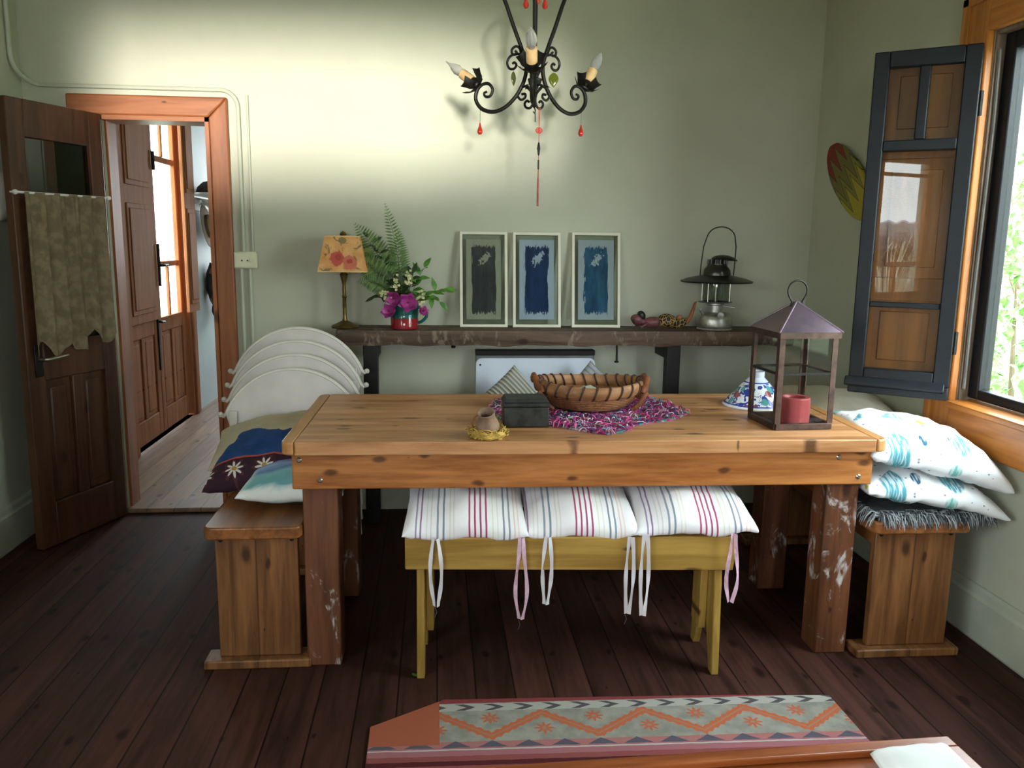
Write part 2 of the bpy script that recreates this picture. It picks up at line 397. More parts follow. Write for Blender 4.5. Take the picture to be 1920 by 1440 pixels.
# open half-glazed door leaf, hinged on the left jamb
dr = thing('door_1', None, None, (-1.528, 4.055, 0), (0, 0, atan2(-.47, -.182))); dr['kind'] = 'structure'
LW = 0.508
d = MB()
d.box(0, .075, -.02, .02, .008, 1.895).box(LW - .085, LW, -.02, .02, .008, 1.895)
d.box(.075, LW - .085, -.02, .02, 1.745, 1.895).box(.075, LW - .085, -.02, .02, .74, .90).box(.075, LW - .085, -.02, .02, .008, .20)
d.box(.075 + .148, LW - .085 - .148, -.02, .02, .20, .74)
d.build('door_frame', m_door, dr, bevel=.004)
for x0, x1 in ((.076, .222), (LW - .232, LW - .086)):
    MB().box(x0, x1, -.008, .006, .20, .74).box(x0 + .03, x1 - .03, -.012, .012, .235, .705).build('panel', m_door, dr, bevel=.006)
MB().box(.076, LW - .086, -.003, .003, .90, 1.745).build('glass_pane', pane_glass('dark_door_glass', 'a9b4ae', 1.0), dr)
hd = MB().box(LW - .075, LW - .035, .02, .027, .76, .90)
hd.build('lock_plate', m_iron, dr, bevel=.003)
MB().tube([(LW - .055, .027, .835), (LW - .055, .06, .835), (LW - .07, .068, .835), (LW - .17, .068, .842)], [.008, .008, .009, .007], 8).build('lever_handle', m_steel, dr)
# lace curtain on its rod, hung on the door leaf
m_lace = NT('lace_net')
_v = m_lace.voronoi(m_lace.obj((14, 14, 12)), 1.0); _n = m_lace.noise(m_lace.obj(), 24, 4); _f = m_lace.noise(m_lace.obj((260, 260, 260)), 1.0, 1)
m_lace.put(m_lace.bsdf.inputs['Alpha'], m_lace.math('ADD', 0.72, m_lace.math('MULTIPLY', m_lace.step(_n, 0.42, 0.6), 0.26)))
m_lace.bsdf.inputs['Subsurface Weight'].default_value = 0.0
m_lace = m_lace.done(m_lace.mix(m_lace.step(_v.outputs['Distance'], .1, .5), C('776650'), C('82725a')), 0.9, 0, 0.1)
ct = thing('lace_curtain', 'beige lace half curtain with scalloped hem hung on the open door', 'curtain', dr.location, dr.rotation_euler)
def lace(u, v):
    x = .045 + (LW - .07) * u + (.035 * (v) * (1 - 2 * u) * -.3); ph = u * 2 * pi * 5.2
    y = .050 + .019 * sin(ph + .5 * sin(3 * u)) * (.35 + .65 * v) + .004 * sin(ph * 2.3)
    hem = .955 - .085 * abs(sin(u * pi * 3.3 + .25)) ** .8 - .045 * u + .005 * sin(u * 60)
    return (x, y, 1.525 - (1.525 - hem) * v)
MB().grid(lace, 90, 30).build('lace_cloth', m_lace, ct)
MB().tube([(.012, .045, 1.522), (LW + .012, .045, 1.522)], .005, 8).build('curtain_rod', m_white, ct)
for x in (.012, LW + .01):
    MB().lathe([(0, -.012), (.008, -.008), (.011, 0), (.008, .008), (0, .012)], 12, M=Matrix.Translation((x, .045, 1.522)) @ Matrix.Rotation(pi / 2, 4, 'Y')).tube([(x, .0201, 1.522), (x, .045, 1.522)], .004, 6).build('rod_end', m_white, ct)

# cable conduit with its switch box
cd = thing('cable_conduit', 'thin pale green wall conduit running over and beside the door', 'conduit', (0, 0, 0))
y = YF - .011
p1 = [(X0 + .011, 3.99, 2.99), (X0 + .011, 3.99, 2.13)] + [(X0 + .011 + .07 * (1 - cos(t)), 3.99 + (y - 3.99) * (1 - cos(t)), 2.13 - .11 * sin(t)) for t in [pi / 12 * k for k in range(1, 7)]]
p1 += [(-.985, y, 2.02)] + [(-.985 + .075 * sin(t), y, 2.02 - .075 * (1 - cos(t))) for t in [pi / 12 * k for k in range(1, 7)]] + [(-.91, y, 1.288)]
MB().tube(p1, .010, 8).build('conduit_pipe', m_base, cd)
MB().tube([(-.925, y, 1.205), (-.925, y, .192)], .010, 8).tube([(-.885, y, 1.205), (-.885, y, .192)], .010, 8).build('lower_pipe', m_base, cd)
MB().tube([(-.868, y + .003, 2.0), (-.868, y + .003, 1.288)], .006, 8).build('thin_pipe', m_base, cd)
sw = thing('switch_box', 'cream surface switch box on the wall beside the door', 'switch', (-.901, YF - .002, 1.247))
MB().box(-.054, .054, -.032, 0, -.04, .04).build('box_body', m_cream, sw, bevel=.006)
MB().box(-.048, .048, -.036, -.032, -.034, .034).build('face_plate', m_cream, sw, bevel=.002)
for dx in (-.014, .012): MB().lathe([(.004, 0), (.004, .002), (0, .002)], 8, M=Matrix.Translation((dx, -.036, -.002)) @ Matrix.Rotation(pi / 2, 4, 'X')).build('screw', m_iron, sw)
MB().box(.022, .034, -.042, -.036, -.01, .01).build('rocker', m_cream, sw, bevel=.002)

# hall entrance: double door in the hall's left wall
hdoor = thing('door_2', None, None, (X0, 0, 0)); hdoor['kind'] = 'structure'
f = MB()
for y0, y1 in ((5.095, 5.19), (6.46, 6.55)): f.box(.0, .03, y0, y1, 0, 2.55)
f.box(0, .03, 5.19, 6.46, 2.44, 2.55); f.build('door_casing', m_hdoor, hdoor, bevel=.008)
f = MB().box(-.068, .012, 5.165, 5.20, 0, 2.45).box(-.068, .012, 6.43, 6.465, 0, 2.45).box(-.068, .012, 5.2, 6.43, 2.415, 2.45); f.build('door_jamb', m_hdoor, hdoor, bevel=.004)
def hleaf(y0, y1, glazed):
    w = .07; b = MB()
    b.box(-.055, -.02, y0, y0 + w, .014, 2.41).box(-.055, -.02, y1 - w, y1, .014, 2.41)
    for z0, z1 in ((.014, .17), (.70, .80), (2.33, 2.41)): b.box(-.055, -.02, y0 + w, y1 - w, z0, z1)
    ym = (y0 + y1) / 2; b.box(-.055, -.02, ym - .03, ym + .03, .17, .70)
    b.box(-.050, -.026, y0 + w, y1 - w, 1.14, 1.18).box(-.050, -.026, y0 + w, y1 - w, 1.85, 1.89)
    b.box(-.050, -.026, ym - .012, ym + .012, .80, 1.14).box(-.050, -.026, ym - .012, ym + .012, 1.89, 2.33)
    lf = b.build('door_leaf', m_hdoor, hdoor, bevel=.006)
    for a, c in ((y0 + w, ym - .03), (ym + .03, y1 - w)):
        MB().box(-.044, -.032, a, c, .17, .70).box(-.050, -.026, a + .025, c - .025, .20, .67).build('panel', m_hdoor, lf, bevel=.006)
    MB().box(-.040, -.036, y0 + w, y1 - w, .80, 2.33).build('glass_pane', m_glass, lf)
hleaf(5.205, 5.80, False); hleaf(5.81, 6.425, True)
def shutter(M):
    b = MB().box(0, .5, -.012, .012, .80, 2.41, M=M)
    for z0, z1 in ((.86, 1.55), (1.66, 2.34)): b.box(.06, .44, .010, .020, z0, z1, M=M).box(.09, .41, .018, .026, z0 + .03, z1 - .03, M=M)
    return b
shutter(Matrix.Translation((-.012, 5.215, 0)) @ Matrix.Rotation(pi / 2, 4, 'Z') @ Matrix.Scale(-1, 4, (0, 1, 0)) @ Matrix.Diagonal((1.14, 1, 1, 1))).build('inner_shutter', m_hdoor, hdoor, bevel=.005)
shutter(Matrix.Translation((.055, 6.26, 0)) @ Matrix.Rotation(radians(88), 4, 'Z') @ Matrix.Scale(-1, 4, (0, 1, 0)) @ Matrix.Diagonal((.46, 1, 1, 1))).build('inner_shutter', m_hdoor, hdoor, bevel=.005)
b = MB().box(-.02, -.008, 5.775, 5.81, .62, .84).tube([(-.008, 5.79, .78), (.03, 5.79, .78), (.03, 5.72, .785)], .009, 8)
b.box(-.02, -.01, 5.78, 5.81, .45, .62).build('lock_case', m_iron, hdoor, bevel=.003)
b = MB().tube([(.012, 5.795, 1.02), (.012, 5.795, 1.30)], .010, 8).tube([(.012, 5.795, 1.16), (.05, 5.795, 1.16), (.05, 5.86, 1.16)], .008, 8).tube([(.012, 5.795, 1.78), (.012, 5.795, 1.9)], .012, 8)
b.build('shutter_bolt', m_iron, hdoor)

# right-hand window (window_1)
w1 = thing('window_1', None, None, (X1, 0, 0)); w1['kind'] = 'structure'
WY0, WY1, WZ0, WZ1 = 1.30, 2.80, .80, 2.075
MB().box(-.03, -.001, WY1, WY1 + .145, WZ0 - .15, WZ1 + .135).box(-.037, -.001, WY1 + .105, WY1 + .145, WZ0 - .15, WZ1 + .135).build('side_casing', m_win, w1, bevel=.006)
MB().box(-.03, -.001, WY0 - .145, WY0, WZ0 - .15, WZ1 + .135).build('side_casing', m_win, w1, bevel=.006)
MB().box(-.03, -.001, WY0, WY1, WZ1, WZ1 + .135).box(-.037, -.001, WY0, WY1 + .145, WZ1 + .10, WZ1 + .138).build('head_casing', m_win_y, w1, bevel=.006)
MB().box(-.03, -.001, WY0, WY1, WZ0 - .15, WZ0).build('bottom_casing', m_win_y, w1, bevel=.006)
MB().prism([(-.045, WZ0 - .018), (-.045, WZ0 + .004), (.14, WZ0 + .018), (.14, WZ0 - .018)], lambda a, z, t: (a, t, z), WY0, WY1 - .001).build('sill', m_win_y, w1, bevel=.004)
MB().box(.0, .085, WY1 - .010, WY1, WZ0, WZ1).box(0, .085, WY0, WY0 + .02, WZ0, WZ1).box(0, .085, WY0 + .02, WY1 - .010, WZ1 - .012, WZ1).build('reveal', wood('worn_reveal', '5a4a3c', '8a7a68', 'Z', None, 0, 0.6), w1, bevel=.003)
fr = MB(); a, c, z0, z1 = WY0 + .02, WY1 - .010, WZ0 + .018, WZ1 - .012
fr.box(.03, .08, c - .055, c, z0, z1).box(.03, .08, a, a + .055, z0, z1).box(.03, .08, a + .055, c - .055, z0, z0 + .036).box(.03, .08, a + .055, c - .055, z1 - .055, z1)
fr.build('sash_frame', m_navy, w1, bevel=.006)
MB().box(.053, .057, a + .055, c - .055, z0 + .036, z1 - .055).build('glass_pane', m_glass, w1)
MB().tube([(.012, WY1 - .016, WZ0 + .05), (.010, WY1 - .016, WZ0 + .3), (.014, WY1 - .018, WZ1 - .3), (.010, WY1 - .016, WZ1 - .06)], .006, 6).build('draught_strip', plain('grey_rubber', '6d6a66', 0.7), w1)
# the casement leaf standing open into the room, a panelled wooden shutter folded behind its panes
lf = thing('window_2', None, None, (1.543, 2.942, 0), (0, 0, atan2(-.195, .27))); lf['kind'] = 'structure'
lw = .334; b = MB()
T0, T1 = -.018, .018
b.box(0, .050, T0, T1, .86, 2.02).box(lw - .052, lw, T0, T1, .86, 2.02)
b.box(.05, lw - .052, T0, T1, 1.965, 2.02).box(.05, lw - .052, T0, T1, .86, .91).box(.05, lw - .052, T0, T1, 1.683, 1.72).box(.148, .182, T0, T1, 1.72, 1.965)
b.box(.05, lw - .052, T0 + .006, T1 - .006, 1.135, 1.155)
b.box(0, lw, T0, T1, .815, .86); b.prism([(-.035, .845), (-.035, .853), (T0, .878), (T0, .838)], lambda p, z, t: (t, p, z), -.012, lw - .012)
b.build('casement_frame', m_navy, lf, bevel=.004)
for x0, x1, z0, z1 in ((.05, .148, 1.72, 1.965), (.182, lw - .052, 1.72, 1.965), (.05, lw - .052, 1.155, 1.683), (.05, lw - .052, .91, 1.135)):
    MB().box(x0, x1, -.002, .002, z0, z1).build('glass_pane', m_glass, lf)
b = MB().box(.012, lw - .012, .03, .045, .87, 2.0)
for z0, z1 in ((.90, 1.16), (1.24, 1.66), (1.72, 1.98)): b.box(.03, lw - .03, .024, .032, z0, z1).box(.085, lw - .085, .02, .026, z0 + .04, z1 - .04)
b.build('folded_shutter', wood('shutter_wood', '5f3210', '824a1a', 'Z', None, .1, .45), lf, bevel=.005)
for z in (1.02, 1.83): MB().tube([(lw + .006, 0, z - .04), (lw + .006, 0, z + .04)], .007, 8).build('hinge', m_iron, lf)
MB().box(lw - .002, lw + .012, -.004, .004, .98, 1.06).box(lw - .002, lw + .012, -.004, .004, 1.79, 1.87).build('hinge_plate', m_iron, lf)

# left-hand window behind the camera (mirrored in the casement panes)
w3 = thing('window_3', None, None, (X0, 0, 0)); w3['kind'] = 'structure'
fr = MB(); a, c, z0, z1 = -1.48, .55, .86, 2.15
fr.box(-.1, -.05, a, a + .06, z0, z1).box(-.1, -.05, c - .06, c, z0, z1).box(-.1, -.05, a, c, z0, z0 + .06).box(-.1, -.05, a, c, z1 - .05, z1).box(-.1, -.05, a, c, 1.16, 1.2).box(-.1, -.05, -1.115, -1.085, z0, 1.16).box(-.1, -.05, -.86, -.80, z0, z1).box(-.1, -.05, -.16, -.10, z0, z1).box(-.1, -.05, a, c, 1.98, 2.01)
fr.build('sash_frame', m_win, w3, bevel=.004)
MB().box(-.077, -.073, a + .06, c - .06, z0 + .06, z1 - .05).build('glass_pane', m_glass, w3)
MB().box(.001, .03, a - .12, a, z0 - .12, z1 + .12).box(.001, .03, c, c + .12, z0 - .12, z1 + .12).box(.001, .03, a, c, z1, z1 + .12).box(.001, .03, a, c, z0 - .12, z0).build('window_casing', m_win, w3, bevel=.006)

# ------------------------------------------------------------------ dining table
tb = thing('dining_table', 'long honey coloured pine dining table with thick worn legs', 'table', (.483, 2.815, 0), (0, 0, radians(-1.0)))
hx, hy, zt, zb = .940, .392, .758, .717
top = rrect(-hx + .042, hx - .042, -hy, hy, .004, 1)
MB().prism(top, XY, zb, zt).build('tabletop', m_pine_top, tb, bevel=.006, seg=3)
for s in (-1, 1):
    xs = (-hx, -hx + .0405) if s < 0 else (hx - .0405, hx)
    r = .034
    if s < 0: out = [(xs[1], -hy), (xs[1], hy)] + arc(xs[0] + r, hy - r, r, 90, 180, 5) + arc(xs[0] + r, -hy + r, r, 180, 270, 5)
    else: out = arc(xs[1] - r, hy - r, r, 0, 90, 5) + [(xs[0], hy), (xs[0], -hy)] + arc(xs[1] - r, -hy + r, r, 270, 360, 5)
    if s > 0: out = [(xs[0], hy), (xs[0], -hy)] + arc(xs[1] - r, -hy + r, r, 270, 360, 5) + arc(xs[1] - r, hy - r, r, 0, 90, 5)
    MB().prism(out, XY, zb, zt).build('end_strip', wood('honey_pine_end', '94602f', 'c08a55', 'Y', None, .3, .38, gscale=1.2), tb, bevel=.006, seg=3)
ax, ay = .916, .345
MB().box(-ax, ax, -ay, -ay + .03, .598, .7165).build('front_apron', m_pine_x, tb, bevel=.005)
MB().box(-ax, ax, ay - .03, ay, .598, .7165).build('back_apron', m_pine_x, tb, bevel=.005)
for s in (-1, 1): MB().box(min(s * ax, s * (ax - .03)), max(s * ax, s * (ax - .03)), -ay + .031, ay - .031, .60, .7165).build('side_apron', wood('honey_pine_side', '7a4417', 'b87638', 'Y', None, .4, .42), tb, bevel=.005)
for sx in (-1, 1):
    for sy in (-1, 1):
        x0 = -.892 if sx < 0 else .785; y0 = -ay + .0305 if sy < 0 else ay - .0305 - .108
        MB().box(x0, x0 + .108, y0, y0 + .108, 0, .7165).build('leg', m_pine_leg, tb, bevel=.005)
for bx, bz in ((-.893, .692), (-.832, .628), (.87, .625), (.80, .69)):
    MB().lathe([(.0085, 0), (.0085, .002), (.005, .005), (0, .005)], 12, M=Matrix.Translation((bx, -ay, bz)) @ Matrix.Rotation(pi / 2, 4, 'X')).build('bolt', m_steel, tb)

# ------------------------------------------------------------------ mustard bench with striped cushions
bn = thing('low_bench', 'mustard yellow painted wooden bench tucked under the front of the table', 'bench', (.42, 2.52, 0), (0, 0, radians(-2.4)))
MB().box(-.510, .512, -.1055, .1055, .440, .464).build('seat', m_mustard, bn, bevel=.005)
MB().prism([(-.512, .4642), (-.512, .362), (.505, .352), (.515, .4642)], XZ, -.130, -.106).build('front_apron', m_mustard, bn, bevel=.004)
MB().prism([(-.512, .4642), (-.512, .362), (.505, .352), (.515, .4642)], XZ, .106, .130).build('back_apron', m_mustard, bn, bevel=.004)
for s in (-1, 1):
    out = [(-.104, .4395), (-.128 * .82, .36), (-.128, .0), (-.092, .0), (-.035, .16), (.035, .16), (.092, 0), (.128, 0), (.128 * .82, .36), (.104, .4395)]
    x0 = -.478 if s < 0 else .455
    MB().prism(out, YZ, x0, x0 + .024).build('leg', m_mustard_z, bn, bevel=.003)
    xb = -.4535 if s < 0 else .430
    MB().box(xb, xb + .0245, -.045, .045, .12, .44).build('leg_batten', m_mustard_z, bn, bevel=.003)
BANDS = [(-.150, .0025, '9a86a6'), (-.136, .0025, '8f6f92'), (-.118, .002, 'd6d0cf'), (-.105, .002, 'cfcaca'), (-.085, .003, '8f96a2'), (-.067, .003, '7d8795'), (-.048, .002, 'd5cfc6'), (-.036, .002, 'd9cfc3'),
         (.012, .0028, 'a8406a'), (.029, .0028, 'a83c68'), (.046, .0028, '9c4470'), (.063, .0028, 'a8406a'), (.083, .002, 'd3d4bd'), (.098, .002, 'd6d6c4'), (.117, .0028, '7d8795'), (.134, .0028, '8a93a0'), (.150, .002, 'e0bfb5'), (.162, .0022, 'e6cdc4')]
m_strip = stripes('striped_cotton', 'e9e5e8', BANDS)
m_strip2 = stripes('striped_cotton_b', 'e9e5e8', [(c - .03, h, k) for c, h, k in BANDS])
m_tie = plain('white_cotton_tape', 'd9d3d6', 0.85, var=.08); m_tie_p = plain('pink_edged_tape', 'd6b0c0', .85, var=.15, scale=60); m_thread = plain('loose_grey_thread', '6c6870', .9)
def striped_cushion(loc, rot, w, d, h, seed, label, mat, ties):
    t = thing('striped_cushion', label, 'cushion', loc, rot, 'striped seat cushions on the mustard bench')
    k = w / .37
    def fn(p):
        z = p.z - .012 * (p.y / (d / 2)) ** 2 * (1 if p.y < 0 else .3)
        return Vector((p.x, p.y, z + .006 * sin(p.x * 30 + seed) * (1 if p.y < 0 else 0)))
    MB().pillow(w, d, h * 1.06, 30, .05, .42, .007, seed, fn, .36).build('cushion_body', mat, t, angle=80)
    for i, (tx, L, kind, thr) in enumerate(ties):
        for s in (-1, 1):
            pts = []; dirs = []
            n = 14; x0 = tx + s * .007
            for q in range(n + 1):
                u = q / n; sp = .007 + .012 * sin(pi * min(1, u * 1.05)) * (1 if kind == 0 else 1.3) - (.006 * (kind == 1) * sin(2 * pi * u))
                pts.append((tx + s * sp * (.8 + .2 * cos(seed + i)) + .004 * u * i, -d / 2 - .004 - .006 * sin(pi * u) - .002 * s, -.012 - L * u))
                a = (s * .9 * sin(2 * pi * u * 1.1 + i + seed)); dirs.append((cos(a), sin(a), 0))
            MB().ribbon(pts, .0125, dirs, .0014).build('tie', m_tie_p if kind == 1 else m_tie, t, angle=60)
        if thr: MB().tube([(tx - .004, -d / 2 - .006, -.012 - L), (tx + .002, -d / 2 - .007, -.03 - L), (tx - .004, -d / 2 - .005, -.05 - L)], .0007, 5).build('loose_thread', m_thread, t)
    return t
striped_cushion((.093, 2.572, .507), (radians(8), 0, radians(-2)), .385, .37, .135, 1, 'white striped cushion on the mustard bench, above its left leg', m_strip, [(-.090, .235, 0, 1), (.170, .285, 1, 1)])
striped_cushion((.452, 2.562, .507), (radians(8), 0, radians(-3)), .36, .37, .130, 2, 'middle striped cushion on the mustard bench', m_strip2, [(-.105, .235, 0, 0), (.150, .27, 0, 1)])
striped_cushion((.808, 2.528, .514), (radians(6), radians(-1), radians(-5)), .375, .36, .125, 3, 'striped cushion overhanging the right end of the mustard bench', m_strip, [(-.158, .28, 0, 0), (.110, .235, 1, 0)])

# ------------------------------------------------------------------ box benches either side of the table
def box_bench(label, loc, rz, w, length, px0, px1):
    t = thing('wooden_bench', label, 'bench', loc, (0, 0, rz), 'plank end benches beside the table')
    out = rrect(-w / 2, w / 2, 0, length, .03, 4)
    MB().prism(out, XY, .437, .477).build('seat', m_box_y, t, bevel=.006, seg=3)
    for y0 in (.045, length - .07):
        MB().box(px0, px1, y0, y0 + .028, .030, .4365).build('end_panel', m_box_z, t, bevel=.004)
        MB().box(px0 - .045, px1 + .035, y0 - .03, y0 + .055, 0, .0295).build('foot_board', m_box_z, t, bevel=.005)
        if y0 < .1:
            for x in (px0 + .018, px1 - .018): MB().lathe([(.007, 0), (.006, .003), (0, .004)], 10, M=Matrix.Translation((x, y0, .422)) @ Matrix.Rotation(pi / 2, 4, 'X')).build('bolt', m_iron, t)
    MB().box(px0 + .02, px0 + .045, .074, length - .071, .37, .4365).build('rail', m_box_y, t)
    MB().box(px1 - .045, px1 - .02, .074, length - .071, .37, .4365).build('rail', m_box_y, t)
    return t
box_bench('plank ended wooden bench at the doorway end of the table', (-.567, 2.492, 0), radians(-.3), .300, .86, -.125, .130)
box_bench('plank ended wooden bench below the window', (1.572, 2.425, 0), radians(-.5), .335, 1.15, -.138, .138)
# low settle along the far wall
t = thing('wall_settle', 'dark low wooden settle along the wall behind the table', 'bench', (.55, 3.78, 0))
MB().box(-.55, .55, -.17, .18, .33, .36).build('seat', m_box_y, t, bevel=.004)
for sx in (-1, 1):
    for sy in (-1, 1): MB().box(sx * .52 - .025, sx * .52 + .025, sy * .14 - .025, sy * .14 + .025, 0, .3295).build('leg', m_pine_leg, t, bevel=.004)

# ------------------------------------------------------------------ cushions on the doorway bench
def leafprint(name, base, cells):
    t = NT(name); o = t.obj(); col = t.mix(t.step(t.noise(o, 6), .3, .7), scl(C(base), .96), C(base))
    for sc, off, lo, hexc, keep, stretch in cells:
        v = t.voronoi(t.obj((sc * stretch, sc, sc), off, (0, 0, off[0])), 1.0); rn = t.xyz(v.outputs['Color'])[1]
        m = t.math('MULTIPLY', t.math('SUBTRACT', 1.0, t.step(v.outputs['Distance'], lo * .85, lo)), t.step(rn, 1 - keep - .01, 1 - keep))
        if stretch > 1.2: m = t.math('MULTIPLY', m, t.math('ADD', .45, t.math('MULTIPLY', t.step(t.noise(t.obj((160, 20, 20), (0, 0, 0), (0, 0, off[0])), 1.0, 1), .42, .55), .55)))
        col = t.mix(m, col, C(hexc))
    t.bump(t.noise(o, 240, 2), .2, .002)
    return t.done(col, .85, 0, .2)
def cushion(name, label, loc, rot, w, d, h, mat, seed=0, pinch=.07, flat=.2, wr=.006, fn=None, group=None, n=26, pw=.42):
    o = MB().pillow(w, d, h, n, pinch, flat, wr, seed, fn, pw).build(name, mat, angle=80)
    place(o, loc, rot); return tag(o, label, 'cushion', group)
t = NT('painted_blue_cotton'); z = t.xyz()
_n = t.noise(t.obj((5, 9, 5)), 1.0, 4, .6, 1.0); _y = t.math('ADD', z[1], t.math('MULTIPLY', t.math('SUBTRACT', _n, .5), .10))
c_ = t.ramp(t.step(_y, -.19, .19), [(0, C('e3e0d8')), (.05, C('dfe2df')), (.11, C('6fa8b0')), (.27, C('8cc0ca')), (.38, C('6a8ec4')), (.56, C('a2b8e2')), (.76, C('6a80c0')), (.9, C('b8c8ea'))])
_edge = t.math('SUBTRACT', 1.0, t.step(t.math('ADD', z[0], t.math('MULTIPLY', _n, .06)), -.145, -.095)); c_ = t.mix(_edge, c_, C('e9ecef'))
t.bump(t.noise(t.obj(), 260, 2), .2, .002); m_blue_paint = t.done(c_, .85, 0, .2)
t = NT('navy_embroidered'); z = t.xyz(); vy = z[1]
c_ = t.mix(t.step(t.noise(t.obj(), 10), .3, .7), C('1f3f74'), C('2b5290'))
band = t.math('SUBTRACT', 1.0, t.step(vy, -.092, -.088)); c_ = t.mix(band, c_, C('3a2430'))
fx = t.math('SUBTRACT', t.math('FRACT', t.math('DIVIDE', t.math('ADD', z[0], .02), .105)), .5); fx = t.math('MULTIPLY', fx, .105); fy = t.math('ADD', vy, .138)
rr = t.math('SQRT', t.math('ADD', t.math('MULTIPLY', fx, fx), t.math('MULTIPLY', fy, fy))); an = t.math('ARCTAN2', fy, fx)
petal = t.math('ADD', .021, t.math('MULTIPLY', t.math('SINE', t.math('MULTIPLY', an, 8.0)), .011))
c_ = t.mix(t.math('LESS_THAN', rr, t.math('ADD', petal, .012)), c_, C('5a2f3c')); c_ = t.mix(t.math('LESS_THAN', rr, petal), c_, C('d9d6cf')); c_ = t.mix(t.math('LESS_THAN', rr, .009), c_, C('b98a4a'))
c_ = t.mix(t.math('COMPARE', vy, -.09, .004), c_, C('b9503e')); t.bump(t.noise(t.obj(), 260, 2), .2, .002)
m_navy_emb = t.done(c_, .85, 0, .2)
m_beige = plain('beige_linen', 'b9ab92', .9, var=.1, bump=.2, bscale=200)
cushion('scatter_cushion', 'blue and white painted cushion lying at the front of the doorway bench', (-.468, 2.78, .538), (radians(3), radians(-2), radians(-3)), .35, .30, .13, m_blue_paint, 3, .06)
cushion('scatter_cushion', 'navy cushion with a band of white embroidered flowers', (-.615, 2.99, .568), (radians(17), radians(-7), radians(-4)), .37, .38, .15, m_navy_emb, 4, .08, pw=.36)
cushion('scatter_cushion', 'beige linen cushion behind the navy one', (-.630, 3.13, .598), (radians(8), radians(-10), radians(5)), .41, .38, .14, m_beige, 5, .08, pw=.36)

# ------------------------------------------------------------------ cushions and throw on the window bench
m_leaf = leafprint('leaf_print_cotton', 'e8e9ea', [(5.0, (.35, .2, .3), .42, '4f8f9a', .38, 1.8), (6.0, (1.3, .8, .1), .36, '74b8b0', .25, 1.7), (6.0, (2.2, .4, .7), .17, 'd0bf3a', .6, 1.0), (60, (.1, .2, .3), .25, '8a8798', .2, 1.0), (8, (3.0, .6, .2), .25, '2f5a72', .3, 1.9)])
m_creamcush = plain('cream_cotton', 'cfc5b2', .9, var=.12, scale=5, bump=.2, bscale=160)
def sag(k, w):
    return lambda p: Vector((p.x, p.y, p.z - k * max(0, p.x / w) ** 2))
cushion('bed_pillow', 'white leaf print pillow on top of its pair under the window', (1.642, 2.635, .680), (radians(5), radians(8), radians(-7)), .475, .45, .18, m_leaf, 11, .05, .4, .012, sag(.05, .24), 'leaf print pillows under the window', pw=.33)
cushion('bed_pillow', 'white leaf print pillow underneath, on the shaggy grey throw', (1.630, 2.635, .563), (radians(3), radians(6), radians(-5)), .475, .45, .135, m_leaf, 23, .05, .3, .012, sag(.04, .24), 'leaf print pillows under the window', pw=.35)
cushion('bed_pillow', 'big cream pillow at the back of the window bench', (1.630, 3.14, .672), (radians(10), radians(5), radians(-5)), .47, .52, .18, m_creamcush, 31, .05, .3, .010)
MB_ = MB().pillow(.44, .44, .12, 20, .05, .2, .006, 5); o = MB_.build('bed_pillow', m_creamcush, angle=80); place(o, (1.63, 3.13, .530), (0, 0, radians(3))); tag(o, 'grey beige folded pillow under the big cream pillow', 'cushion')
t = thing('shaggy_throw', 'shaggy grey and white throw folded on the window bench', 'throw', (1.62, 2.60, .4775))
cloth = MB().prism(rrect(-.19, .17, -.15, .16, .03, 4), XY, 0, .022); cloth.build('folded_cloth', plain('grey_wool', '4b4d4e', .95, var=.3, scale=40), t, bevel=.006)
m_f1 = plain('pale_grey_yarn', '9a9c9d', .95, var=.2); m_f2 = plain('dark_grey_yarn', '4a4e52', .95, var=.2)
for mat in (m_f1, m_f2):
    fb = MB()
    for i in range(420):
        side = random.random()
        if side < .72: bx = random.uniform(-.19, .17); by = -.15 + random.uniform(-.004, .04); dv = Vector((random.uniform(-.5, .7), -1, 0))
        else: bx = random.choice((-.19, .17)) ; by = random.uniform(-.15, .1); dv = Vector((1 if bx > 0 else -1, random.uniform(-.8, .2), 0))
        z0 = random.uniform(.004, .024); L = random.uniform(.03, .055); dv.normalize(); r0 = .0013
        fb.tube([(bx, by, z0), (bx + dv.x * L * .5, by + dv.y * L * .5, z0 + .006), (bx + dv.x * L * .85, by + dv.y * L * .85, z0 - L * .12 - .004), (bx + dv.x * L, by + dv.y * L, z0 - L * .42 - .006)], [r0, r0, r0, .0005], 4, caps=False)
    o = fb.build('fringe', mat, t, angle=80); o['kind'] = 'stuff'
o = MB().tube([(0, 0, 0), (.03, -.012, -.018), (.06, -.01, -.012), (.088, -.02, -.035)], [.008, .012, .011, .004], 10).tube([(.03, -.012, -.018), (.05, -.03, -.032)], [.01, .006], 8).build('crumpled_sock', plain('dusty_pink_cotton', '9a7f7c', .9, var=.2), sub=1)
place(o, (1.735, 2.50, .505)); tag(o, 'crumpled pinkish cloth end poking out below the shaggy throw', 'cloth')

